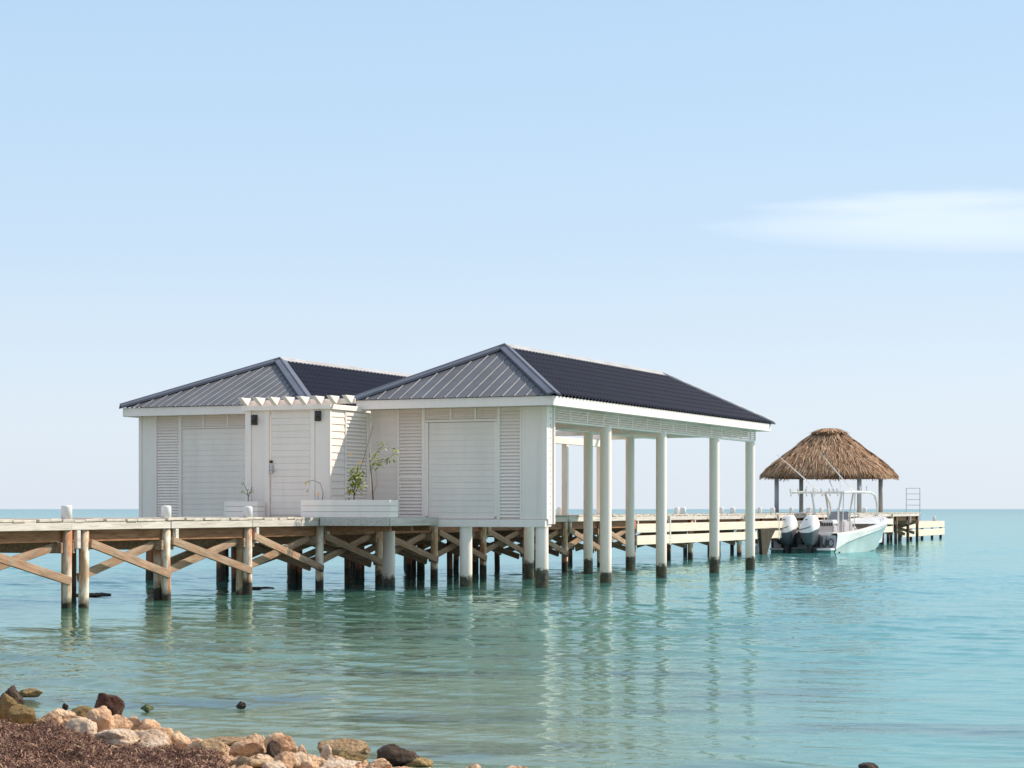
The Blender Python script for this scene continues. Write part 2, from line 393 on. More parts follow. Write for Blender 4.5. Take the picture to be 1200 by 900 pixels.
for k, s in enumerate(bents):
    rot = (0, 0, random.random()*6)
    j = random.uniform(-.04, .04)
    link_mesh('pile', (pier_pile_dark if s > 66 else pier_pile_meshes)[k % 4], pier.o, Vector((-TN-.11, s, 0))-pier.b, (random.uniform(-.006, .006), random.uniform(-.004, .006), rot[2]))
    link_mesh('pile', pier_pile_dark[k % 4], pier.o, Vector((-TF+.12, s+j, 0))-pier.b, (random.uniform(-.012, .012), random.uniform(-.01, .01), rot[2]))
    if 4 < k and k % 2 == 0: link_mesh('pile', pier_pile_dark[(k+1) % 4], pier.o, Vector((-TN-.75-.3*random.random(), s+.05, 0))-pier.b, (0, random.uniform(-.01, .01), 1.0+k))
    elif k in (3, 4): link_mesh('pile', pier_pile_meshes[(k+1) % 4], pier.o, Vector((-TN-.27, s+.02, 0))-pier.b, (0, 0, 2.0))
    # cross cap pair and a vertical packing block
    for ds in (-.12, .12):
        pier.part('cap_beam', bevel_mesh(MB().box(-TF+.02, -TN-.10 + (.05 if ds > 0 else 0), s+ds-.03, s+ds+.03, .86, 1.026).mesh('cap_beam', BRACE), .006), None)
    if k % 2 == 0 or k < 6:
        pier.part('packing_block', bevel_mesh(MB().box(-TN-.07, -TN-.004, s+.14, s+.24, .93, 1.215).mesh('packing_block', FASCIA), .006), None)
link_mesh('pile', pier_pile_meshes[1], pier.o, Vector((-TN-.12, 26.72, 0))-pier.b, (0, 0, 2))
def brace(a, b, w=.05, h=.135, mat=BRACE):
    a = Vector(a); b = Vector(b); d = b-a; L = d.length; mb = MB().bar((0, -L/2, 0), (0, L/2, 0), w, h)
    me = bevel_mesh(mb.mesh('brace', mat), .006); o = pier.part('brace', me, None)
    q = Vector((0, 1, 0)).rotation_difference(d.normalized())
    o.rotation_euler = q.to_euler(); o.location = (a+b)/2 - pier.b; return o
for k, (a, b) in enumerate(zip(bents[:-1], bents[1:])):
    jz = lambda: random.uniform(-.03, .03)
    side = -TN-.02
    a2 = a + (.52 if k == 2 else .06)
    if a < 52.5:
        brace((side, a2, 1.03+jz()), (side-.0, b-.02, .42+jz())); brace((side-.235, a2, .46+jz()), (side-.235, b-.06, 1.0+jz()))
    if k < 4: continue
    brace((-TF+.24, a+.05, .98+jz()), (-TF+.24, b-.05, .45+jz())); brace((-TF+.02, a+.05, .5+jz()), (-TF+.02, b-.05, .98+jz()))
    # cross bracing along each bent
    brace((-TN-.2, b+.19, .95), (-TF+.2, b+.19, .42+jz())); brace((-TN-.2, b-.19, .42+jz()), (-TF+.2, b-.19, .95))
# white capped post stubs
def stub_mesh(r=.087, h=.215):
    mb = MB(); mb.tube([(0, 0, 1.34), (0, 0, 1.394+h-.03), (0, 0, 1.394+h-.008), (0, 0, 1.394+h)], [r, r*.98, r*.9, r*.55], 14); return mb.mesh('post', STUB, True)
stb = stub_mesh()
for s in (26.24, 29.11, 31.85, 57.97, 63.3, 68.3, 73.4, 78.3, 82.96): link_mesh('post', stb, pier.o, Vector((-TN-.105, s, .0 if s < 30 else -.01))-pier.b, (0, 0, s))
for s in (52.46, 63.18, 68.31, 73.38, 78.08, 83.06): link_mesh('post', stb, pier.o, Vector((-TF+.13, s, .0))-pier.b, (0, 0, s), (.9, .9, 1.0))
# sunlit cream side boards beyond the boathouse
sb = [53.0, 56.0, 60.2, 64.1, 68.3, 72.5, 76.7, 80.9, 84.2, 87.6]
for a, b in zip(sb[:-1], sb[1:]):
    for z0, z1 in ((.885, 1.135), (.54, .80)):
        pier.part('side_board', bevel_mesh(MB().box(-18.17, -18.125, a+.01, b-.01, z0, z1).mesh('side_board', CREAM), .006), None, loc=(0, 0, random.uniform(-.006, .006)))
    pier.part('board_hanger', MB().box(-18.2, -18.118, b-.05, b+.05, .5, 1.34), FASCIA)

# ---------------------------------------------------------------- roof builder
def rib_profile(a, b, pitch, h, kind='trap'):
    xs = []; x = math.floor(a/pitch)*pitch
    while x < b+pitch:
        if kind == 'trap': pts = [(0, 0), (.40*pitch, 0), (.40*pitch+.012, h), (.40*pitch+.026, h), (.40*pitch+.038, 0), (.9*pitch, 0), (.9*pitch+.008, h*.3), (.9*pitch+.016, 0)]
        else: pts = [(pitch*k/6, h*.5*(1-math.cos(2*math.pi*k/6))) for k in range(6)]
        xs += [(x+p, q) for p, q in pts]; x += pitch
    out = [(p, q) for p, q in xs if a < p < b]
    return [(a, 0)] + out + [(b, 0)]
def roof(th, t0, t1, s0, s1, ze, zr, tr, sa, sb, pf, ps):
    """x=-t; front slope at s0, right slope at t0 (near side), ridge at t=tr from sa to sb"""
    # front and back slopes
    for nm, se, sr, pitch in (('front', s0, sa, pf), ('back', s1, sb, pf)):
        mb = MB(); prof = rib_profile(t0, t1, pitch, .013)
        def hip(t): k = (t-t0)/(tr-t0) if t < tr else (t1-t)/(t1-tr); return max(k, 0)
        for (ta, ha), (tb, hb) in zip(prof[:-1], prof[1:]):
            segs = [(ta, ha, tb, hb)]
            if ta < tr < tb: segs = [(ta, ha, tr, ha), (tr, ha, tb, hb)]
            for (p, hp, q, hq) in segs:
                kp, kq = hip(p), hip(q)
                mb.add([(-p, se, ze+hp), (-q, se, ze+hq), (-q, se+(sr-se)*kq, ze+(zr-ze)*kq+hq*min(1, kq*20)), (-p, se+(sr-se)*kp, ze+(zr-ze)*kp+hp*min(1, kp*20))], [(0, 1, 2, 3)])
        th.part('roof_slope', mb, ROOF)
    for nm, te, mat in (('right', t0, ROOF_SHADE), ('left', t1, ROOF_SHADE)):
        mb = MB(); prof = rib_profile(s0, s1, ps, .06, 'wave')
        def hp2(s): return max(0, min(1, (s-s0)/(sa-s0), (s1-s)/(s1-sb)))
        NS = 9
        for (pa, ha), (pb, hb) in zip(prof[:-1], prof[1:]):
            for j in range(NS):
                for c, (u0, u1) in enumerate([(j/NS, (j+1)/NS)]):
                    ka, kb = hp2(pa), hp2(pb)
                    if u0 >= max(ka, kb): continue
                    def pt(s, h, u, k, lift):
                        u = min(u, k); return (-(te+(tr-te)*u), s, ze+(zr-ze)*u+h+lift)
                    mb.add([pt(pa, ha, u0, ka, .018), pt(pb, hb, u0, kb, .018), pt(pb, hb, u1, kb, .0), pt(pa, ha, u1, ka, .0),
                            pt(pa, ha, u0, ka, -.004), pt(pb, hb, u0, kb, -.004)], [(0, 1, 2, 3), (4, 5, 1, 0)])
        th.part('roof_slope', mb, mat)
    # caps: two flaps each following its slope
    def cap(a, b, da, db, w, mat, name):
        a = Vector(a)+Vector((0, 0, .075)); b = Vector(b)+Vector((0, 0, .075)); mb = MB()
        for d in (da, db):
            d = Vector(d).normalized()*w
            mb.add([a, b, b+d, a+d, a-Vector((0, 0, .03)), b-Vector((0, 0, .03)), b+d-Vector((0, 0, .05)), a+d-Vector((0, 0, .05))], [(0, 1, 2, 3), (3, 2, 6, 7), (0, 3, 7, 4), (1, 5, 6, 2)])
        n = 12
        mb.tube([a+Vector((0, 0, -.005)), b+Vector((0, 0, -.005))], .022, 8)
        th.part(name, mb, mat)
    RA, RB = Vector((-tr, sa, zr)), Vector((-tr, sb, zr))
    def slope_dir(hip, inplane):   # direction perpendicular to hip lying in slope plane with second direction inplane
        h = hip.normalized(); v = Vector(inplane); return (v - h*v.dot(h))
    for (tc_, sc_, R_) in ((t0, s0, RA), (t1, s0, RA), (t0, s1, RB), (t1, s1, RB)):
        C = Vector((-tc_, sc_, ze)); hipv = R_-C
        da = slope_dir(hipv, (1 if tc_ == t1 else -1, 0, 0)); db = slope_dir(hipv, (0, 1 if sc_ == s0 else -1, 0))
        cap(C, R_, da, db, .145, HIP, 'hip_cap')
    cap(RA, RB, (tr-t0, 0, -(zr-ze)), (-(t1-tr), 0, -(zr-ze)), .14, RIDGE, 'ridge_cap')

def board_rows(th, x0, x1, y, z0, z1, h, mat, name='board', face='front', depth=.02, parent=None):
    """lap boards on a wall facing -y ('front') or +x ('right'); one object each, sharing a mesh"""
    n = max(1, round((z1-z0)/h)); hh = (z1-z0)/n
    g = .0022
    if face == 'front': vs = [(x0, y, 0), (x1, y, 0), (x0, y-depth, 0), (x1, y-depth, 0), (x0, y, hh-g), (x1, y, hh-g), (x0, y-depth*.45, hh-g), (x1, y-depth*.45, hh-g)]
    else: vs = [(y, x0, 0), (y, x1, 0), (y+depth, x0, 0), (y+depth, x1, 0), (y, x0, hh-g), (y, x1, hh-g), (y+depth*.45, x0, hh-g), (y+depth*.45, x1, hh-g)]
    me = MB().add(vs, [(0, 1, 3, 2), (4, 6, 7, 5), (2, 3, 7, 6), (0, 4, 5, 1), (0, 2, 6, 4), (1, 5, 7, 3)]).mesh(name, mat); recalc(me)
    for i in range(n):
        link_mesh(name, me, parent or th.o, Vector((0, random.uniform(-.001, .001) if face == 'front' else 0, z0+i*hh))-th.b)
def louvre(th, x0, x1, y, z0, z1, pitch, mat=SLAT, face='front', back=True):
    n = max(1, round((z1-z0)/pitch)); p = (z1-z0)/n
    L = x1-x0
    # slat: thin blade tilted
    w = p*1.2; a = R(61); dy, dz = w*math.cos(a), w*math.sin(a); tk = .006
    if face == 'front': vs = [(x, yy, zz) for x in (x0, x1) for yy, zz in ((y, 0), (y+dy, dz), (y+dy, dz+tk), (y, tk))]
    else: vs = [(yy, x, zz) for x in (x0, x1) for yy, zz in ((y, 0), (y-dy, dz), (y-dy, dz+tk), (y, tk))]
    me = MB().add(vs, [(0, 1, 2, 3), (4, 7, 6, 5), (0, 4, 5, 1), (1, 5, 6, 2), (2, 6, 7, 3), (3, 7, 4, 0)]).mesh('slat', mat); recalc(me)
    for i in range(n): link_mesh('slat', me, th.o, Vector((0, 0, z0+.006+i*p))-th.b)
def pbox(th, name, mat, *a, bev=.006, label=None, parent=None):
    me = MB().box(*a).mesh(name, mat)
    if bev: bevel_mesh(me, bev)
    return th.part(name, me, None, label)

# ---------------------------------------------------------------- right building: the open boathouse
bh = Thing('boathouse', 'white boathouse with slatted front wall, dark hipped metal roof and open side on tall columns', 'boathouse', (-17.2, 42, 0), B)
T0, T1, S0 = 15.40, 19.295, 35.95
pbox(bh, 'wall_core', WHITE, -T1, -T0-.02, S0+.06, S0+.30, 1.2, 3.60)
pbox(bh, 'skirt_board', WHITE2, -18.95, -T0-.02, S0-.03, S0+.06, 1.195, 1.342)
pbox(bh, 'skirt_board', WHITE2, -T0-.02, -T0+.035, S0+.30, S0+.36, 1.25, 3.56)
# front divisions (x = -t)
for (ta, tb, nm) in ((15.40, 15.93, 'corner_panel'),):
    pbox(bh, nm, WHITE, -tb, -ta-.06, S0-.004, S0+.06, 1.346, 3.56)
    pbox(bh, 'corner_trim', WHITE2, -ta-.10, -ta+.012, S0-.02, S0+.06, 1.346, 3.56)
pbox(bh, 'side_trim', WHITE2, -T0-.02, -T0+.012, S0+.062, S0+.16, 1.25, 3.56)
pbox(bh, 'side_trim', WHITE, -T0-.02, -T0+.004, S0+.17, S0+.30, 1.25, 3.56)
for i in range(17): link_mesh('hinge_pin', MB().box(-.006, .006, -.006, .006, -.02, .02).mesh('hinge_pin', ENGG), bh.o, Vector((-T0+.008, S0+.166, 1.4+i*.128))-bh.b) if i == 0 else link_mesh('hinge_pin', bpy.data.meshes['hinge_pin'], bh.o, Vector((-T0+.008, S0+.166, 1.4+i*.128))-bh.b)
for (ta, tb) in ((15.93, 15.97), (16.40, 16.46), (18.05, 18.12), (18.63, 18.68)):
    pbox(bh, 'stile', WHITE2, -tb, -ta, S0-.012, S0+.06, 1.346, 3.56, bev=.004)
louvre(bh, -16.40, -15.97, S0+.004, 1.38, 3.545, .067)
louvre(bh, -18.63, -18.12, S0+.004, 1.38, 3.545, .067)
pbox(bh, 'mid_rail', WHITE2, -18.63, -18.12, S0-.006, S0+.05, 2.16, 2.22, bev=.004)
pbox(bh, 'rail', WHITE2, -18.05, -16.46, S0-.008, S0+.06, 3.285, 3.335, bev=.004)
for a, b in ((-18.05, -17.50), (-17.46, -16.96), (-16.92, -16.46)):
    louvre(bh, a, b, S0+.006, 3.34, 3.545, .052)
for a in (-17.48, -16.94): pbox(bh, 'stile', WHITE2, a-.02, a+.02, S0-.006, S0+.05, 3.336, 3.56, bev=.003)
pbox(bh, 'panel_trim', WHITE2, -18.05, -17.985, S0-.002, S0+.06, 1.40, 3.28, bev=.003); pbox(bh, 'panel_trim', WHITE2, -16.525, -16.46, S0-.002, S0+.06, 1.40, 3.28, bev=.003)
board_rows(bh, -17.98, -16.53, S0+.035, 1.36, 3.275, .12, WHITE, depth=.006)
board_rows(bh, -T1, -18.68, S0+.035, 1.35, 3.56, .13, WHITE, depth=.006)
# front piles under the wall, columns
def column_mesh(r, z0, z1, mat=COLUMN):
    return autosmooth(MB().tube([(0, 0, z0), (0, 0, .5), (0, 0, z1)], [r, r, r*.98], 20).mesh('column', mat), 50)
cm1 = column_mesh(.128, -2.4, 1.195)
for t in (18.93, 17.2, 15.55): link_mesh('column', cm1, bh.o, Vector((-t, S0+.12, 0))-bh.b)
cm2 = column_mesh(.123, -2.4, 3.30); cm3 = column_mesh(.121, -2.4, 3.40)
for s in (39.27, 42.69, 46.46, 49.35): link_mesh('column', cm2, bh.o, Vector((-15.47, s, 0))-bh.b)
for s in (40.8, 44.3, 47.1): link_mesh('column', cm3, bh.o, Vector((-17.9, s, 0))-bh.b, scale=(.93, .93, 1))
# eave: fascia, soffit, valance
E0, E1, ES0, ES1, ZE, ZR = 15.05, 19.35, 35.46, 49.8, 3.735, 4.90
pbox(bh, 'fascia', WHITE2, -E1, -E0, ES0, ES0+.03, 3.545, ZE-.005)
pbox(bh, 'fascia', WHITE2, -E0-.03, -E0+.002, ES0+.032, ES1-.032, 3.543, ZE-.004)
pbox(bh, 'fascia', WHITE2, -E1, -E0, ES1-.03, ES1, 3.545, ZE-.005)
pbox(bh, 'fascia', WHITE2, -E1-.002, -E1+.03, ES0+.032, ES1-.032, 3.543, ZE-.004)
pbox(bh, 'ceiling', WHITE, -E1+.032, -E0-.032, ES0+.032, ES1-.032, 3.565, 3.59, bev=0)
pbox(bh, 'beam', WHITE2, -15.53, -15.41, S0+.37, 49.48, 3.545-.28, 3.30, bev=.004)
sl = recalc(MB().add([(0, 0, 0), (0, 1, 0), (-.03, 0, .028), (-.03, 1, .028), (0, 0, .010), (0, 1, .010), (-.03, 0, .038), (-.03, 1, .038)], [(0, 1, 3, 2), (4, 6, 7, 5), (0, 4, 5, 1), (2, 3, 7, 6), (0, 2, 6, 4), (1, 5, 7, 3)]).mesh('slat', SLAT))
divs = [36.33, 37.1, 38.0, 38.9, 39.75, 40.6, 41.5, 42.35, 43.2, 44.1, 45.0, 45.9, 46.7, 47.5, 48.3, 49.1, 49.48]
for a, b in zip(divs[:-1], divs[1:]):
    for i in range(5): link_mesh('slat', sl, bh.o, Vector((-15.36, a+.02, 3.306+i*.048))-bh.b, scale=(1, b-a-.04, 1))
    link_mesh('valance_stile', MB().box(-.02, .02, -.02, .02, 0, .24).mesh('valance_stile', WHITE2) if a == divs[0] else bpy.data.meshes['valance_stile'], bh.o, Vector((-15.385, b, 3.302))-bh.b)
# cross beams and inner beams
for s in (39.27, 42.69, 46.46, 49.35): pbox(bh, 'cross_beam', WHITE2, -19.1, -15.54, s-.07, s+.07, 3.40, 3.562, bev=.005)
pbox(bh, 'beam', WHITE2, -17.96, -17.84, S0+.31, 49.47, 3.36, 3.50-.102, bev=.004)
# outer line of square posts standing on the pier, with their beam
for s in (45.0, 47.86, 50.28): pbox(bh, 'post', WHITE2, -20.05, -19.91, s-.07, s+.07, 1.398, 3.22)
pbox(bh, 'beam', WHITE2, -20.06, -19.9, S0+.5, 50.5, 3.222, 3.40)
for s in (38, 41, 44, 47, 50): pbox(bh, 'bracket_beam', WHITE2, -20.3, -19.0, s-.05, s+.05, 3.402, 3.54)
roof(bh, E0-.04, E1+.04, ES0-.04, ES1+.05, ZE, ZR, 17.17, 37.87, 47.45, .25, .178)

# ---------------------------------------------------------------- left building
lb = Thing('store_building', 'white hipped-roof building with louvred strip at left, standing beyond the pier beside the entry gate', 'building', (-23, 43, 0), B)
L0, L1, LS = 21.25, 25.22, 36.4
pbox(lb, 'wall_core', WHITE, -L1+.002, -L0, LS+.06, 49.4, 1.2, 3.60)
pbox(lb, 'skirt_board', WHITE2, -L1, -L0, LS-.01, LS+.058, 1.16, 1.30)
pbox(lb, 'corner_panel', WHITE, -25.14, -24.81, LS+.004, LS+.06, 1.302, 3.56)
pbox(lb, 'corner_trim', WHITE2, -25.22, -25.142, LS-.012, LS+.06, 1.302, 3.56, bev=.004)
for a, b in ((24.76, 24.81), (24.13, 24.20)): pbox(lb, 'stile', WHITE2, -b, -a, LS-.008, LS+.06, 1.302, 3.56, bev=.004)
louvre(lb, -24.76, -24.20, LS+.006, 1.34, 3.545, .062)
board_rows(lb, -24.13, -21.25, LS+.035, 1.31, 3.27, .115, WHITE, depth=.006)
pbox(lb, 'rail', WHITE2, -24.13, -21.25, LS-.004, LS+.06, 3.275, 3.31, bev=.004)
for a, b in ((-24.13, -23.60), (-23.56, -22.99), (-22.95, -22.3), (-22.26, -21.6)):
    louvre(lb, a, b, LS+.008, 3.315, 3.545, .055); pbox(lb, 'stile', WHITE2, b, b+.04, LS-.003, LS+.05, 3.312, 3.56, bev=.003)
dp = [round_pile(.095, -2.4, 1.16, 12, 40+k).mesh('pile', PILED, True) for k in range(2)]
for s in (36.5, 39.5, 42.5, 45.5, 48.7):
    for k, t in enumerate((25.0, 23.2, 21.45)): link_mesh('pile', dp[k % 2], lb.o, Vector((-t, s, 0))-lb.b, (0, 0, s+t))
    pbox(lb, 'floor_beam', BROWN, -25.15, -21.3, s-.06, s+.06, 1.0, 1.158)
LE0, LE1, LES0, LES1 = 20.80, 25.42, 36.08, 49.8
pbox(lb, 'fascia', WHITE2, -LE1, -LE0, LES0, LES0+.03, 3.545, ZE-.005)
pbox(lb, 'fascia', WHITE2, -LE0-.03, -LE0+.002, LES0+.032, LES1-.032, 3.543, ZE-.004)
pbox(lb, 'fascia', WHITE2, -LE1-.002, -LE1+.03, LES0+.032, LES1-.032, 3.543, ZE-.004)
pbox(lb, 'fascia', WHITE2, -LE1, -LE0, LES1-.03, LES1, 3.545, ZE-.005)
pbox(lb, 'soffit', WHITE, -LE1+.032, -LE0-.032, LES0+.032, LES1-.032, 3.565, 3.59, bev=0)
roof(lb, LE0-.04, LE1+.04, LES0-.04, LES1+.04, ZE, 4.86, 23.08, 38.75, 47.2, .205, .178)

# ---------------------------------------------------------------- entry gate with pergola
gt = Thing('entry_gate', 'white gate with closed board door under a small notched pergola, between the two buildings', 'gate', (-20.2, 34.3, 1.4), B)
GS = 34.25
pbox(gt, 'wall_core', WHITE, -21.19, -20.66, GS+.05, GS+.15, 1.398, 3.50); pbox(gt, 'wall_core', WHITE, -19.69, -19.34, GS+.05, GS+.15, 1.398, 3.50)
pbox(gt, 'wall_core', WHITE, -20.655, -19.695, GS+.06, GS+.15, 3.50, 3.60)
pbox(gt, 'frame_post', WHITE2, -21.19, -21.06, GS-.02, GS+.05, 1.398, 3.56, bev=.005)
pbox(gt, 'wall_panel', WHITE, -21.058, -20.752, GS+.01, GS+.05, 1.398, 3.56)
pbox(gt, 'door_frame', WHITE2, -20.75, -20.643, GS-.012, GS+.05, 1.398, 3.56, bev=.005)
pbox(gt, 'door_frame', WHITE2, -19.707, -19.61, GS-.012, GS+.05, 1.398, 3.56, bev=.005)
pbox(gt, 'wall_panel', WHITE, -19.608, -19.285, GS+.004, GS+.05, 1.398, 3.56)
door = pbox(gt, 'door', WHITE, -20.64, -19.71, GS+.045, GS+.09, 1.41, 3.49, bev=.003)
nb = 16; hh = (3.47-1.43)/nb
dmb = MB().box(-20.62, -19.73, GS+.034, GS+.046, .002, hh-.003).mesh('board', WHITE); bevel_mesh(dmb, .003)
for i in range(nb): link_mesh('board', dmb, door, Vector((0, 0, 1.43+i*hh)) + Vector((0, 0, 0)))
door.location = Vector((0, 0, 0)) - gt.b
hd = MB().box(-20.625, -20.565, GS-.015, GS+.022, 2.26, 2.42); hd.tube([(-20.6, GS-.012, 2.32), (-20.6, GS-.06, 2.32), (-20.52, GS-.065, 2.31), (-20.47, GS-.06, 2.30)], .011, 8)
link_mesh('handle', hd.mesh('handle', CHROME), door, (0, 0, 0))
link_mesh('lock', MB().tube([(-20.6, GS+.022, 2.485), (-20.6, GS-.02, 2.485)], .028, 12).mesh('lock', BLACK), door, (0, 0, 0))
# return wall facing right
pbox(gt, 'side_wall', WHITE, -19.36, -19.30, GS+.152, S0+.04, 1.398, 3.50)
pbox(gt, 'corner_trim', WHITE2, -19.284, -19.268, GS+.0, GS+.07, 1.398, 3.5, bev=.003)
board_rows(gt, GS+.075, GS+.60, -19.298, 1.40, 3.50, .14, WHITE, face='right', depth=.028)
pbox(gt, 'stile', WHITE2, -19.30, -19.262, GS+.61, GS+.66, 1.7, 3.5, bev=.004); pbox(gt, 'stile', WHITE2, -19.30, -19.262, GS+1.52, GS+1.57, 1.7, 3.5, bev=.004)
pbox(gt, 'rail', WHITE2, -19.30, -19.262, GS+.665, GS+1.515, 3.40, 3.47, bev=.004); pbox(gt, 'rail', WHITE2, -19.30, -19.262, GS+.665, GS+1.515, 1.7, 1.76, bev=.004)
louvre(gt, GS+.665, GS+1.515, -19.268, 1.77, 3.395, .075, face='right')
board_rows(gt, GS+.61, GS+1.62, -19.298, 1.40, 1.69, .14, WHITE, face='right', depth=.028)
# pergola
pbox(gt, 'beam', WHITE2, -21.24, -19.22, GS-.08, GS+.045, 3.50, 3.60, bev=.005)
pbox(gt, 'beam', WHITE2, -21.24, -19.3, S0-.26, S0-.2, 3.50, 3.60, bev=.005)
pbox(gt, 'back_beam', WHITE2, -21.2, -18.75, GS+.056, GS+.09, 3.603, 3.705, bev=.004)
pbox(gt, 'side_beam', WHITE2, -19.335, -19.23, GS+.05, S0-.27, 3.50, 3.60, bev=.005)
def rafter(s0, s1, cut=.11):
    w = .045; prof = [(s0+.0, 3.75), (s0+.01, 3.735), (s0+.19, 3.625), (s0+.25, 3.602), (s1, 3.735), (s1, 3.75)]
    vs = [(x, s, z) for x in (-w, w) for s, z in prof]; n = len(prof)
    fs = [tuple(range(n)), tuple(range(2*n-1, n-1, -1))] + [(i, i+n, (i+1) % n+n, (i+1) % n) for i in range(n)]
    return bevel_mesh(recalc(MB().add(vs, fs).mesh('rafter', WHITE2)), .004)
rm = rafter(GS-.31, GS+.05)
for i in range(8): link_mesh('rafter', rm, gt.o, Vector((-21.14+i*.335, 0, 0))-gt.b)
# small platform that carries the planter beside the gate
pf = Thing('side_platform', 'small grey timber platform in front of the boathouse wall, carrying the long white planter', 'platform', (-18.4, 34.8, 1.2), B)
for i in range(7): pbox(pf, 'plank', PLANK, -19.2, -17.78, 33.86+i*.29, 33.86+i*.29+.282, 1.345, 1.385)
pbox(pf, 'fascia_board', FASCIA, -19.24, -17.76, 33.80, 33.855, 1.225, 1.383); pbox(pf, 'fascia_board', FASCIA, -17.775, -17.73, 33.86, 35.9, 1.225, 1.383)
for s in (34.0, 34.9, 35.7): pbox(pf, 'joist', BROWN, -19.2, -17.8, s-.04, s+.04, 1.12, 1.34)

# ---------------------------------------------------------------- wall lamps
def lamp(t, s, z, label):
    th = Thing('wall_lamp', label, 'lamp', (-t, s, z), B, group='black lamps flanking the gate door')
    th.part('back_plate', bevel_mesh(MB().box(-.065, .065, -.035, 0, -.10, .10).mesh('back_plate', BLACK), .006), None, loc=th.b)
    mb = MB().tube([(0.03, -.035, .0), (0.03, -.12, .0)], [.025, .025], 10); th.part('arm', mb, BLACK, loc=th.b)
    mb = MB().tube([(0.06, -.13, -.05), (0.06, -.13, -.04), (0.06, -.13, .04), (0.06, -.13, .055)], [.02, .05, .045, .015], 12); th.part('shade', mb, BLACK, loc=th.b, smooth=True)
lamp(20.98, GS+.008, 3.32, 'black wall lamp left of the white door, nearest the left building')
lamp(19.53, GS+.002, 3.37, 'black wall lamp right of the white door, near the sunlit side wall')

# ---------------------------------------------------------------- planters and plants
def planter(t0, t1, s0, s1, z0, z1, label, soil_mat):
    th = Thing('planter_box', label, 'planter', (-(t0+t1)/2, (s0+s1)/2, z0), B, group='white planter boxes by the gate')
    n = 3; h = (z1-z0)/n
    for i in range(n):
        for (a, b, c, d) in ((-t1, -t0, s0, s0+.025), (-t1, -t0, s1-.025, s1), (-t1, -t1+.025, s0+.026, s1-.026), (-t0-.025, -t0, s0+.026, s1-.026)):
            pbox(th, 'board', WHITE2, a, b, c, d, z0+i*h+.002, z0+(i+1)*h-.003, bev=.003)
    pbox(th, 'soil', soil_mat, -t1+.027, -t0-.027, s0+.027, s1-.027, z0+.05, z1-.04, bev=0)
SOIL = simple('soil', (.05, .033, .02), .95)
planter(17.75, 19.70, 33.86, 34.20, 1.386, 1.725, 'long white board planter right of the door, holding three flowering plants', SOIL)
planter(20.70, 21.46, 33.88, 34.20, 1.397, 1.70, 'short white planter box left of the door, holding one sparse shrub', SOIL)
def mk_leaf(name, a, b):
    m = Mat(name); m.col(m.ramp(m.noise(30, m.pos(), 2), [(.35, a), (.65, b)])); m.rough(.5)
    m.p.inputs['Subsurface Weight'].default_value = 0; return m.m
LEAF = mk_leaf('leaf_green', (.17, .21, .03), (.37, .38, .07)); STEMM = simple('stem_brown', (.10, .06, .03), .8); YEL = simple('petal_yellow', (.85, .50, .02), .5)
def leaf_quad(mb, p, d, L, w):
    d = Vector(d).normalized(); s = d.cross(Vector((0, 0, 1))); s = (s if s.length > .1 else Vector((1, 0, 0))).normalized()
    p = Vector(p); k = Vector((0, 0, -L*.15)); up = Vector((0, 0, L*.06))
    mb.add([p, p+d*L*.45+s*w/2-up, p+d*L+k, p+d*L*.45-s*w/2-up, p+d*L*.5+up], [(0, 1, 4), (1, 2, 4), (2, 3, 4), (3, 0, 4)])
def plant(t, s, z, label, stems, leaves, flowers, seed, group='plants in the white planters'):
    rs = random.Random(seed); th = Thing('flowering_plant', label, 'plant', (-t, s, z), B, group=group)
    mb = MB()
    for pts, r in stems: mb.tube([th.b+Vector(p) for p in pts], [r*(1-.6*i/(len(pts)-1)) for i in range(len(pts))], 6)
    th.part('stem', mb, STEMM)
    for (c, rad, n, L) in leaves:
        for i in range(n):
            q = Vector((rs.gauss(0, 1), rs.gauss(0, 1), rs.gauss(0, 1))); q = q.normalized()*rs.random()**.5
            p = Vector(c) + Vector((q.x*rad[0], q.y*rad[1], q.z*rad[2])); l = MB()
            ll = L*rs.uniform(.7, 1.25); leaf_quad(l, (0, 0, 0), (rs.uniform(-1, 1), rs.uniform(-1, .4), rs.uniform(-.7, .5)), ll, ll*.48)
            th.part('leaf', l, LEAF, loc=th.b+p)
    for c in flowers:
        l = MB()
        for i in range(5):
            a = i*1.257; leaf_quad(l, (0, 0, 0), (math.cos(a), -.5, math.sin(a)), .042, .032)
        th.part('flower', l, YEL, loc=th.b+Vector(c))
plant(21.0, 34.04, 1.66, 'sparse small shrub with a few dark leaves in the short planter left of the door', [([(0, 0, 0), (.0, 0, .16), (-.03, 0, .26), (-.12, 0, .42)], .010), ([(0, 0, .12), (.06, 0, .26), (.09, 0, .32)], .007), ([(0, 0, .16), (-.1, 0, .22), (-.16, 0, .24)], .006)],
      [((.05, 0, .27), (.10, .05, .07), 9, .06), ((-.12, 0, .25), (.07, .05, .06), 7, .055), ((-.12, 0, .42), (.06, .04, .07), 6, .055)], [], 1)
plant(19.32, 34.03, 1.69, 'thin arching stem with yellow flowers in the long planter, beside the door', [([(0, 0, 0), (.02, 0, .18), (-.04, 0, .36), (-.2, 0, .42), (-.34, 0, .40)], .008), ([(-.08, 0, 0), (-.1, 0, .12)], .006)],
      [((-.28, 0, .38), (.09, .04, .05), 5, .055), ((-.3, 0, .22), (.05, .04, .05), 4, .05), ((.09, 0, .08), (.04, .04, .04), 3, .05)], [(-.37, 0, .37), (-.08, -.02, .16)], 2)
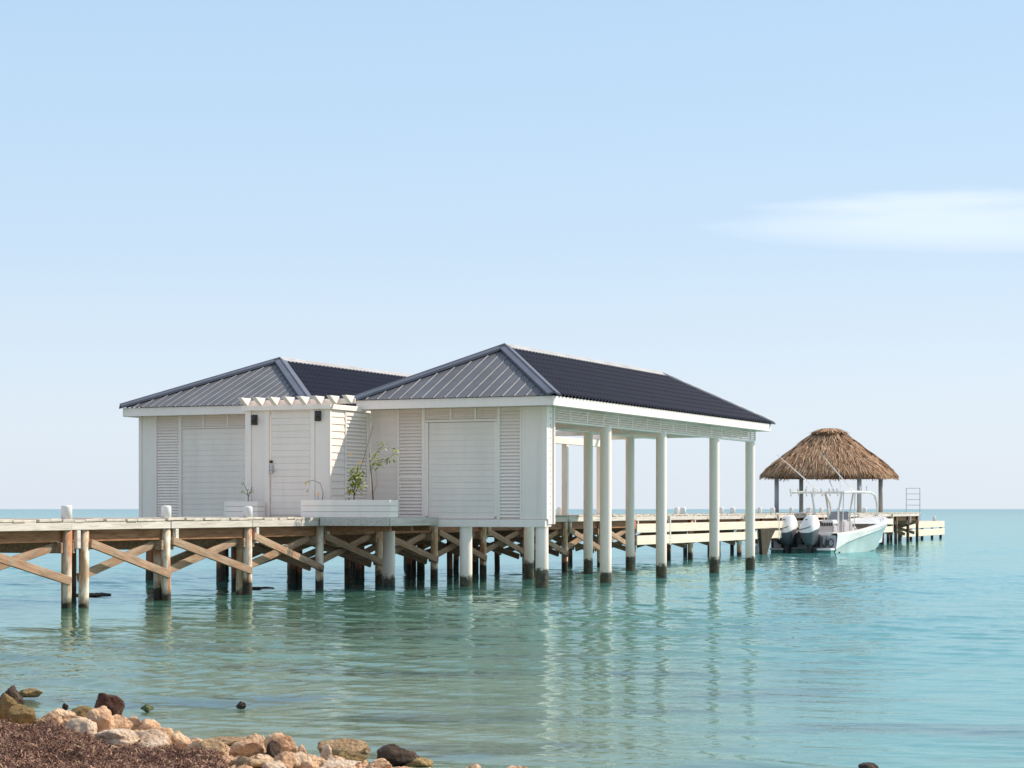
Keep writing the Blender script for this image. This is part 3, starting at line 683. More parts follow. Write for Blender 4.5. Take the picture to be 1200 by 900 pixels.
plant(18.62, 34.03, 1.69, 'bushy green plant with yellow flowers in the middle of the long planter', [([(0, 0, 0), (.01, 0, .2), (.05, 0, .45), (.1, 0, .68)], .014), ([(0, 0, .1), (.1, 0, .3), (.17, 0, .5)], .008), ([(0, 0, .15), (-.04, 0, .35)], .007)],
      [((.05, 0, .48), (.17, .10, .26), 90, .115), ((-.04, 0, .25), (.10, .08, .14), 26, .10), ((.16, 0, .35), (.08, .08, .2), 26, .095), ((-.1, 0, .06), (.08, .06, .05), 8, .07)], [(-.06, -.04, .92), (.17, -.03, .76), (-.02, -.05, .18)], 3)
plant(18.2, 34.03, 1.69, 'tall leggy plant with sparse side branches at the right end of the long planter', [([(0, 0, 0), (-.02, 0, .35), (-.06, 0, .7), (-.08, 0, .93)], .016), ([(-.3, 0, .6), (-.2, 0, .85), (.0, 0, 1.45)], .007), ([(-.06, 0, .6), (.08, 0, .78), (.3, 0, .82), (.46, 0, .9), (.52, 0, 1.0)], .006), ([(-.07, 0, .75), (.1, 0, .98), (.28, 0, 1.12)], .005), ([(.0, 0, .15), (.09, 0, .35), (.06, 0, .6)], .004)],
      [((.06, 0, .72), (.16, .08, .12), 30, .10), ((.3, 0, .82), (.14, .06, .06), 16, .09), ((.48, 0, .95), (.09, .05, .10), 12, .085), ((.2, 0, 1.08), (.13, .05, .09), 16, .08), ((.05, 0, .9), (.07, .05, .08), 10, .09)], [], 4)

# ---------------------------------------------------------------- thatched hut at the pier head
HX0, HX1, HT0, HT1 = 86.17, 90.53, 19.3, 22.98
hut = Thing('thatched_hut', 'open palapa shelter with shaggy brown thatched roof on round posts at the pier head', 'hut', (-21.1, 88.4, 1.39), P)
HC = Vector((-21.14, 88.35, 0))
HPOST = mk_paint('hut_post_grey', (.42, .41, .40), .1, .7)
for (t, s) in ((HT0, HX0), (HT0, HX1), (HT1, HX0), (HT1, HX1)):
    hut.part('post', MB().tube([(-t, s, 1.398), (-t, s, 3.12)], .10, 12).mesh('post', HPOST, True), None)
for (a, b) in (((HT0, HX0), (HT0, HX1)), ((HT1, HX0), (HT1, HX1)), ((HT0, HX0), (HT1, HX0)), ((HT0, HX1), (HT1, HX1))):
    hut.part('ring_beam', MB().bar((-a[0], a[1], 3.12), (-b[0], b[1], 3.12), .10, .12), BROWN)
# thatch: layered strands over a rounded pyramid
def hut_r(a, k):   # outline radius at angle a (superellipse), k = 0 top .. 1 eave
    ex = 3.2; ca, sa = abs(math.cos(a)), abs(math.sin(a)); hx, hy = 2.75, 2.98
    r = 1/((ca/hx)**ex + (sa/hy)**ex)**(1/ex); return r*(.23 + .77*k)
def hut_z(k): return 4.94 - 1.76*k**.95 - .25*max(0, k-.85)*1.6
mt = Mat('thatch'); tv = mt.noise(5, mt.pos(scale=(1, 1, .6)), 6, .7); rr_ = mt.noise(60, mt.pos(), 2)
isl = mt.n('ShaderNodeNewGeometry').outputs['Random Per Island']
mt.col(mt.mix(.62, mt.ramp(tv, [(.32, (.11, .055, .028)), (.5, (.30, .175, .10)), (.66, (.58, .41, .27))]), mt.ramp(isl, [(.0, (.20, .085, .035)), (.45, (.40, .21, .10)), (.8, (.58, .36, .21)), (1.0, (.74, .54, .37))]))); mt.rough(.9)
THATCH = mt.m
core = MB(); NA, NK = 64, 14
for j in range(NK+1):
    k = j/NK
    for i in range(NA):
        a = 2*math.pi*i/NA; r = hut_r(a, k)*.95-.03; core.v.append((HC.x+r*math.cos(a), HC.y+r*math.sin(a), hut_z(k)-.20))
for j in range(NK):
    for i in range(NA):
        a = j*NA+i; b = j*NA+(i+1) % NA; core.f.append((a, a+NA, b+NA, b))
core.f.append(tuple(range(NA)))
cb = len(core.v)
for zz, rr in ((4.80, .80), (4.98, .78), (5.08, .30)):
    for i in range(24): core.v.append((HC.x+rr*math.cos(i*math.pi/12), HC.y+rr*1.1*math.sin(i*math.pi/12), zz))
for j in range(2):
    for i in range(24): core.f.append((cb+j*24+i, cb+j*24+(i+1) % 24, cb+(j+1)*24+(i+1) % 24, cb+(j+1)*24+i))
core.f.append(tuple(cb+48+i for i in range(24)))
hut.part('roof_underlay', core, mk_metal('thatch_underlay', (.16, .085, .045), .95), smooth=True)
st = MB(); rs = random.Random(11)
for lay in range(26):
    k0 = .02 + lay/26*.93
    n = int(110 + 900*k0)
    for i in range(n):
        a = rs.random()*2*math.pi; k = k0 + rs.uniform(-.03, .03); k = max(.0, k)
        L = rs.uniform(.45, .85); r0 = hut_r(a, k); k2 = min(1.06, k + L/3.0); r1 = hut_r(a, k2)
        a2 = a + rs.gauss(0, .035)/(.3+k); lift = rs.uniform(.02, .09) + .07*noise.noise(Vector((3*math.cos(a)*r0, 3*math.sin(a)*r0, 5))); drop = 0 if k2 < 1.0 else (k2-1)*2.0
        p0 = Vector((HC.x+r0*math.cos(a), HC.y+r0*math.sin(a), hut_z(k)+.01)); p1 = Vector((HC.x+r1*math.cos(a2), HC.y+r1*math.sin(a2), hut_z(min(k2, 1.0))+lift-drop-(rs.uniform(.0, .20)+.14*noise.noise(Vector((a*5, 0, 3))) if k2 > .97 else 0)))
        w = rs.uniform(.012, .034); tn = Vector((-math.sin(a), math.cos(a), rs.uniform(-.9, .9))).normalized()*w
        mid = (p0+p1)/2 + Vector((0, 0, .03)); up = Vector((0, 0, .03))
        st.add([p0-tn*.5, p0+tn*.5, mid+tn, mid-tn, p1+tn*.25, p1-tn*.25], [(0, 1, 2, 3), (3, 2, 4, 5)])
for i in range(900):    # topknot
    a = rs.random()*6.283; r1 = rs.uniform(.45, .95); p0 = Vector((HC.x+.12*math.cos(a), HC.y+.12*math.sin(a), 5.13+rs.uniform(-.03, .03))); p1 = Vector((HC.x+r1*math.cos(a), HC.y+r1*math.sin(a)*1.1, 5.10-r1*.20+rs.uniform(-.08, .06)))
    tn = Vector((-math.sin(a), math.cos(a), 0))*.03; mid = (p0+p1)/2+Vector((0, 0, .06)); st.add([p0-tn, p0+tn, mid+tn, mid-tn, p1+tn*.4, p1-tn*.4], [(0, 1, 2, 3), (3, 2, 4, 5)])
hut.part('thatch_strands', st, THATCH, kind='stuff')
# pier head platform widening under the hut
ph = Thing('hut_platform', 'timber platform behind the pier end that carries the thatched hut', 'platform', (-22, 89, 1.2), P)
for i in range(30): link_mesh('plank', pl[0] if False else (MB().box(-23.6, -20.38, 0, .288, 1.34, 1.388).mesh('platform_plank', PLANK) if i == 0 else bpy.data.meshes['platform_plank']), ph.o, Vector((0, 85.0+i*.298, 0))-ph.b)
pbox(ph, 'fascia_board', FASCIA, -23.65, -23.61, 85, 94, 1.2, 1.38); pbox(ph, 'fascia_board', FASCIA, -23.6, -20.3, 84.9, 84.95, 1.2, 1.38)
for s in (85.2, 88, 91, 93.8):
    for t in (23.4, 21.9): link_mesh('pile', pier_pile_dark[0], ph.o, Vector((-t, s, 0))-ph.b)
# low landing past the pier end
ld = Thing('low_landing', 'low landing stage with cream side boards past the far end of the pier', 'landing', (-20.4, 101, 0), P)
for i in range(38): link_mesh('plank', (MB().box(-21.7, -19.4, 0, .288, .885, .93).mesh('landing_plank', PLANK) if i == 0 else bpy.data.meshes['landing_plank']), ld.o, Vector((0, 95.3+i*.296, 0))-ld.b)
for a, b in ((95.6, 101.0), (101.02, 106.6)):
    pbox(ld, 'side_board', CREAM, -19.38, -19.33, a, b-.01, .60, .92); pbox(ld, 'side_board', CREAM, -19.375, -19.325, a, b-.01, .20, .54)
pbox(ld, 'end_board', CREAM, -21.7, -19.39, 95.2, 95.25, .58, .92)
for s in (95.6, 98.4, 101.2, 103.9, 106.3):
    for t in (19.48, 21.6): link_mesh('pile', pier_pile_dark[int(s) % 4], ld.o, Vector((-t, s, -.45))-ld.b)
for s in (95.5, 104.6): link_mesh('post', stb, ld.o, Vector((-19.5, s, -.45))-ld.b)
for a in (94.4,): 
    pbox(ld, 'step', BROWN, -21.0, -18.6, 94.5, 94.8, 1.12, 1.18); pbox(ld, 'step', BROWN, -21.0, -18.8, 94.85, 95.15, .98, 1.03)
# swim ladder
ldr = Thing('ladder', 'thin metal swim ladder with four rungs standing on the low landing at the far right', 'ladder', (-20.2, 103.8, .93), P)
LX0, LX1, LY = -20.75, -20.05, 103.6
for x in (LX0, LX1): ldr.part('rail', MB().tube([(x, LY, -.2 if x == LX1 else .93), (x, LY, 2.62)], .019, 8), CHROME)
for z in (2.62, 2.33, 2.04, 1.75, 1.30): ldr.part('rung', MB().tube([(LX0, LY, z), (LX1, LY, z)], .014, 8), CHROME)

# ---------------------------------------------------------------- boat
BA = R(31.5); BO = Frame(BA)
bx_, by_ = 10.36, 71.0
bc = (bx_*math.cos(BA) - by_*math.sin(BA), bx_*math.sin(BA) + by_*math.cos(BA), 0)
boat = Thing('motorboat', 'white and seafoam open fishing boat with twin outboards, moored beside the pier', 'boat', bc, BO)
def bl(p): return Vector(p) + boat.b
st_y = [0, .8, 1.8, 2.9, 4.0, 5.0, 5.9, 6.6, 7.15]
hb = [1.22, 1.27, 1.31, 1.33, 1.30, 1.18, .90, .52, .06]        # half beam at the gunwale
shz = [.66, .68, .74, .83, .94, 1.04, 1.13, 1.19, 1.24]         # sheer
cvz = [.10, .34, .50, .64, .77, .88, .99, 1.06, 1.12]           # colour break
chb = [1.12, 1.16, 1.18, 1.16, 1.05, .82, .50, .22, .03]        # chine half beam
chz = [-.12, -.10, -.06, -.02, .06, .16, .30, .48, .80]
kz = [-.5, -.5, -.5, -.5, -.48, -.42, -.28, .0, .62]
def strip(rows, mat, name, thing=boat, smooth=True, both=True):
    mb = MB()
    for sgn in ((1, -1) if both else (1,)):
        b0 = len(mb.v)
        for row in rows:
            for (x, y, z) in row: mb.v.append(tuple(bl((x*sgn, y, z))))
        nn = len(rows[0])
        for j in range(len(rows)-1):
            for i in range(nn-1):
                a = b0+j*nn+i; mb.f.append((a, a+1, a+1+nn, a+nn))
    me = recalc(mb.mesh(name, mat)); autosmooth(me, 35); return thing.part(name, me, None)
lerp = lambda a, b, k: a+(b-a)*k
rows_low = [[(0, y, k_) for y, k_ in zip(st_y, kz)], [(c, y, z) for c, y, z in zip(chb, st_y, chz)]]
mid = [[], []]
kcv = [(cvz[i]-chz[i])/(shz[i]-chz[i]) for i in range(9)]
row_cv = [(lerp(chb[i], hb[i], kcv[i])+.0, st_y[i], cvz[i]) for i in range(9)]
row_mid = [(lerp(chb[i], hb[i], kcv[i]*.5)-.02, st_y[i], lerp(chz[i], cvz[i], .5)) for i in range(9)]
row_sh = [(hb[i], st_y[i], shz[i]) for i in range(9)]
hull = strip(rows_low + [row_mid, row_cv], HULLT, 'hull')
strip([[(x+.006, y, z) for x, y, z in row_cv], [(x+.035, y, z+.02) for x, y, z in row_cv], [(x+.03, y, z) for x, y, z in row_sh], [(x+.0, y, z+.04) for x, y, z in row_sh], [(max(x-.20, 0), y-.02, z+.04) for x, y, z in row_sh], [(max(x-.22, 0), y-.02, z-.05) for x, y, z in row_sh]], GEL, 'gunwale')
# inner liner + sole
strip([[(max(hb[i]-.22, 0), st_y[i]-.02, shz[i]-.04) for i in range(9)], [(max(hb[i]-.26, 0), st_y[i]-.05, .30) for i in range(9)], [(0, st_y[i]-.05, .29) for i in range(9)]], GEL, 'cockpit_liner')
tr_ = MB().add([bl(p) for p in ((-1.12, 0, -.12), (-1.0, 0, -.3), (0, 0, -.5), (1.0, 0, -.3), (1.12, 0, -.12), (1.2, 0, .16), (-1.2, 0, .16))], [tuple(range(7))]); boat.part('transom', tr_, TRANS)
boat.part('transom_top', MB().box(*[v for v in (bc[0]-1.18, bc[0]+1.18, bc[1]-.02, bc[1]+.16, .14, .62)]).mesh('transom_top', CONS), None)
for sgn in (-1, 1):
    boat.part('swim_platform', bevel_mesh(MB().box(bc[0]+sgn*1.16, bc[0]+sgn*.62, bc[1]-.42, bc[1]-.01, .09, .17).mesh('swim_platform', GEL), .02), None)
    boat.part('platform_side', bevel_mesh(MB().box(bc[0]+sgn*1.14, bc[0]+sgn*.66, bc[1]-.38, bc[1]-.02, -.3, .088).mesh('platform_side', TRANS), .02), None)
# coiled hoses on starboard transom
hm = MB()
for k, cx in enumerate((.78, 1.02)):
    pts = [bl((cx+.10*math.cos(a), -.05-.02*k, .36+.14*math.sin(a))) for a in [i*.6 for i in range(11)]]; hm.tube(pts, .018, 6)
boat.part('hose_coil', hm, ENGD)
# foredeck
boat.part('foredeck', recalc(MB().add([bl(p) for p in ((-1.04, 4.7, 1.0), (1.04, 4.7, 1.0), (.75, 5.85, 1.14), (.38, 6.55, 1.21), (0, 7.05, 1.27), (-.38, 6.55, 1.21), (-.75, 5.85, 1.14))], [tuple(range(7))]).mesh('foredeck', GEL)), None)
def bbox(name, mat, x0, x1, y0, y1, z0, z1, bev=.03, parent=None):
    me = MB().box(bc[0]+x0, bc[0]+x1, bc[1]+y0, bc[1]+y1, z0, z1).mesh(name, mat); bevel_mesh(me, bev, 2); return boat.part(name, me, None)
bbox('console', CONS, -.42, .42, 2.6, 3.5, .3, 1.16, .06)
ws = MB().add([bl(p) for p in ((-.40, 3.1, 1.16), (.40, 3.1, 1.16), (.34, 3.25, 1.46), (-.34, 3.25, 1.46))], [(0, 1, 2, 3)]); boat.part('windscreen', ws, mk_metal('tinted_screen', (.35, .36, .40), .1))
bbox('leaning_post', CONS, -.45, .45, 1.55, 2.05, .3, 1.0, .05); bbox('seat', ORANGE, -.42, -.05, 1.5, 1.95, 1.0, 1.12, .03); bbox('seat', GEL, .0, .45, 1.5, 2.1, 1.0, 1.16, .03)
bbox('console_seat', GEL, -.35, .35, 3.52, 4.1, .3, .9, .05)
for k in range(7):
    boat.part('fishing_reel', MB().tube([bl((-.1+k*.09, 1.45, .95)), bl((-.1+k*.09, 1.4, 1.05))], .035, 8), ENGD)
# stern bench
bbox('stern_bench', GEL, -1.0, 1.0, .18, .6, .3, .72, .04)
# T-top frame
zt = 2.14; tt = MB()
for x in (-.98, .98):
    tt.tube([bl((x, 1.2, zt)), bl((x, 2.5, zt+.03)), bl((x, 3.8, zt+.02)), bl((x*.98, 4.25, zt-.08)), bl((x*.95, 4.55, zt-.38)), bl((x*.92, 4.7, zt-.85))], .042, 8)
for y in (1.2, 1.9, 2.6, 3.3, 3.9): tt.tube([bl((-.98, y, zt+.01)), bl((.98, y, zt+.01))], .03, 8)
boat.part('hardtop_frame', tt, ALU)
canopy = bbox('hardtop_canopy', GEL, -.85, .85, 1.9, 3.7, zt+.035, zt+.06, .01)
for (x, y) in ((-.45, 2.0), (.45, 2.0), (-.42, 3.2), (.42, 3.2)):
    boat.part('hardtop_leg', MB().tube([bl((x, y, .35)), bl((x, y, 1.4)), bl((x*1.3, y, zt))], .038, 8), ALU)
    boat.part('hardtop_leg', MB().tube([bl((x*1.15, y+.22, .35)), bl((x*1.35, y+.12, zt))], .02, 8), ALU)
for x in (-1.0, -.7, -.4, -.1, .2, .5, .8):
    boat.part('rod_holder', MB().tube([bl((x, 1.12, zt-.13)), bl((x, 1.02, zt+.15))], [.026, .032], 8), ALU)
for (x, y) in ((-.9, 2.3), (.1, 2.3), (.9, 3.0), (.95, 3.5)):
    boat.part('rod_holder', MB().tube([bl((x, y, zt)), bl((x, y, zt+.25))], [.02, .026], 8), ALU)
boat.part('outrigger', MB().tube([bl((-.6, 2.9, zt)), bl((-1.5, 1.0, 3.52))], [.026, .012], 6), ALU)
boat.part('outrigger', MB().tube([bl((.6, 3.2, zt)), bl((.3, .7, 3.55))], [.026, .012], 6), ALU)
boat.part('antenna', MB().tube([bl((-.05, 2.9, zt)), bl((-.3, 2.5, 3.0))], [.014, .008], 6), ENGD)
boat.part('antenna', MB().tube([bl((.3, 2.6, zt)), bl((.28, 2.5, 3.0))], [.012, .006], 6), ALU)
boat.part('bow_rail', MB().tube([bl((.95, 5.2, 1.08)), bl((.9, 5.4, 1.2)), bl((.52, 6.3, 1.3)), bl((0, 6.85, 1.35)), bl((-.52, 6.3, 1.3)), bl((-.9, 5.4, 1.2)), bl((-.95, 5.2, 1.08))], .014, 6), ALU)
boat.part('drain_port', MB().tube([bl((1.16, .35, .02)), bl((1.2, .35, .02))], .03, 10), ENGD)
# outboards
def lathe_loft(secs):
    """secs: list of (z, y_centre, half_x, half_y) rounded-rectangle sections"""
    mb = MB(); n = 20
    for (z, yc, hx, hy, tilt) in secs:
        for k in range(n):
            a = 2*math.pi*k/n; c, s = math.cos(a), math.sin(a); e = .55
            mb.v.append((hx*math.copysign(abs(c)**e, c), yc+hy*math.copysign(abs(s)**e, s), z+tilt*s))
    for j in range(len(secs)-1):
        for k in range(n):
            a = j*n+k; b = j*n+(k+1) % n; mb.f.append((a, b, b+n, a+n))
    mb.f.append(tuple(range(n))[::-1]); mb.f.append(tuple((len(secs)-1)*n+k for k in range(n))); return mb
cowl = autosmooth(recalc(lathe_loft([(.84, -.02, .285, .41, .12), (.95, .0, .295, .40, .08), (1.07, .05, .27, .34, .05), (1.19, .10, .225, .26, .03), (1.29, .14, .17, .175, .01), (1.335, .15, .12, .12, 0)]).mesh('cowl', ENGW)), 50)
lower = autosmooth(recalc(lathe_loft([(.30, .05, .12, .22, 0), (.45, .02, .20, .31, .03), (.64, -.01, .255, .37, .07), (.825, -.02, .28, .40, .115)]).mesh('lower_cowl', ENGG)), 50)
leg = autosmooth(recalc(lathe_loft([(-.75, .02, .03, .16, 0), (-.42, .02, .045, .17, 0), (-.1, .04, .06, .16, 0), (.2, .06, .08, .16, 0), (.40, .06, .11, .19, 0)]).mesh('drive_leg', ENGD)), 50)
for sgn in (-1, 1):
    e = bpy.data.objects.new('outboard_motor', cowl); 
    o = boat.part('outboard_motor', cowl, None, loc=bl((sgn*.42 + .02, -.58, 0)))
    link_mesh('lower_cowl', lower, o, (0, 0, 0)); link_mesh('drive_leg', leg, o, (0, 0, 0))
    link_mesh('clamp_bracket', MB().box(-.16, .16, .2, .56, .2, .66).mesh('clamp_bracket', ENGD), o, (0, 0, 0))
    link_mesh('stripe', MB().add([(-.25, -.44, .80), (.10, -.455, .88), (.22, -.44, .93), (.22, -.44, .96), (.10, -.46, .91), (-.25, -.445, .825)], [(0, 1, 4, 5), (1, 2, 3, 4)]).mesh('stripe', ENGD), o, (0, 0, 0))
    link_mesh('emblem', MB().box(-.06, .03, -.27, -.245, 1.16, 1.19).mesh('emblem', ENGD), o, (0, 0, 0))
    link_mesh('propeller', MB().tube([(0, -.2, -.5), (0, .2, -.5)], [.05, .09], 10).mesh('propeller', ENGD), o, (0, 0, 0))
bbox('rigging_tube', ENGD, -.88, -.66, -.45, .02, .30, .74, .05); bbox('rigging_tube', ENGD, -.13, .13, -.5, .02, .30, .76, .05); bbox('trim_ram', ENGG, .76, .86, -.4, .02, .3, .6, .03)
# white fender and olive wedge at the pier beside the boat
fd = Thing('boat_fender', 'white inflatable fender hanging at the water beside the boat stern', 'fender', (0, 0, 0), G0)
fd.o.location = (8.72, 70.6, 0); fd.b = Vector((8.72, 70.6, 0))
fd.part('body', autosmooth(MB().tube([fd.b+Vector((0.1, 0, .52)), fd.b+Vector((.08, 0, .45)), fd.b+Vector((-.1, 0, .1)), fd.b+Vector((-.14, 0, -.08))], [.03, .10, .12, .04], 14).mesh('body', GEL), 60), None)
fd.part('rope', MB().tube([fd.b+Vector((.1, 0, .52)), fd.b+Vector((.3, 1.2, 1.0)), fd.b+Vector((-.3, 2.2, 1.36))], .012, 6), GEL)
fb = Thing('olive_wedge', 'olive brown wedge against the pier side behind the outboards', 'fender board', (-18.0, 66.3, 0), P)
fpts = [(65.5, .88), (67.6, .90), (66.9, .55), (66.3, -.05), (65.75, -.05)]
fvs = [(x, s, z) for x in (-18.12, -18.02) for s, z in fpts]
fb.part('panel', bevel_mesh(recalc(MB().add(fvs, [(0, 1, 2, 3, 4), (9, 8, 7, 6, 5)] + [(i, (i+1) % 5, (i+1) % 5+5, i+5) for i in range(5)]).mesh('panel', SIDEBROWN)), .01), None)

# ---------------------------------------------------------------- rocks
def mk_rock(name, a, b, c, sc=7):
    m = Mat(name); v = m.noise(sc, m.pos(), 7, .65); r = m.rnd()
    col = m.ramp(v, [(.30, a), (.5, b), (.68, c)]); col = m.mix(m.math('MULTIPLY', r, .22), col, b)
    pits = m.n('ShaderNodeTexVoronoi'); pits.inputs['Scale'].default_value = 34; m.l(m.pos(), pits.inputs['Vector'])
    pf_ = m.math('MULTIPLY', m.math('LESS_THAN', pits.outputs['Distance'], .22), .35)
    col = m.mix(pf_, col, a); m.col(col); m.rough(.88)
    h = m.math('ADD', m.math('MULTIPLY', m.noise(30, m.pos(), 6, .7), 1.0), m.math('MULTIPLY', pits.outputs['Distance'], .5)); m.bump(h, .045, 1.0); return m.m
ROCKM = {'p': mk_rock('peach_limestone', (.26, .115, .05), (.76, .46, .27), (.90, .67, .46)),
         'w': mk_rock('pale_limestone', (.36, .21, .12), (.80, .58, .41), (.90, .74, .58), 5),
         'm': mk_rock('mustard_rock', (.08, .048, .016), (.27, .17, .06), (.46, .32, .14)),
         'd': mk_rock('dark_brown_rock', (.022, .013, .009), (.06, .034, .022), (.16, .10, .065)),
         'r': mk_rock('red_brown_rock', (.018, .006, .004), (.075, .022, .012), (.15, .055, .03)),
         't': mk_rock('tan_slab', (.20, .11, .055), (.46, .29, .155), (.62, .44, .26)),
         'g': mk_rock('green_rock', (.03, .035, .015), (.10, .12, .05), (.24, .26, .13))}
def rock_mesh(seed, w, d, h, lump=1.0):
    rs = random.Random(seed); bm = bmesh.new(); bmesh.ops.create_icosphere(bm, subdivisions=4, radius=1)
    off = Vector((rs.uniform(-50, 50), rs.uniform(-50, 50), rs.uniform(-50, 50)))
    cuts = []
    for _ in range(12):
        n = Vector((rs.gauss(0, 1), rs.gauss(0, 1), rs.gauss(0, .9))).normalized(); cuts.append((n, rs.uniform(.48, .86)))
    for v in bm.verts:
        p = v.co.copy()
        for n, k in cuts:
            q = p.dot(n)
            if q > k: p -= n*(q-k)*.93
        q = p + off
        rg = lambda f: 1-2*abs(noise.noise(q*f))
        p *= 1 + lump*(.22*noise.noise(q*1.2) + .10*rg(2.3) + .075*noise.noise(q*4.5) + .055*rg(6.5) + .035*noise.noise(q*13) + .025*noise.noise(q*24)) - .06
        v.co = Vector((p.x*w*.56, p.y*d*.56, p.z*h*.60))
    me = bpy.data.meshes.new('rock'); bm.to_mesh(me); bm.free(); me.polygons.foreach_set('use_smooth', [True]*len(me.polygons)); return me
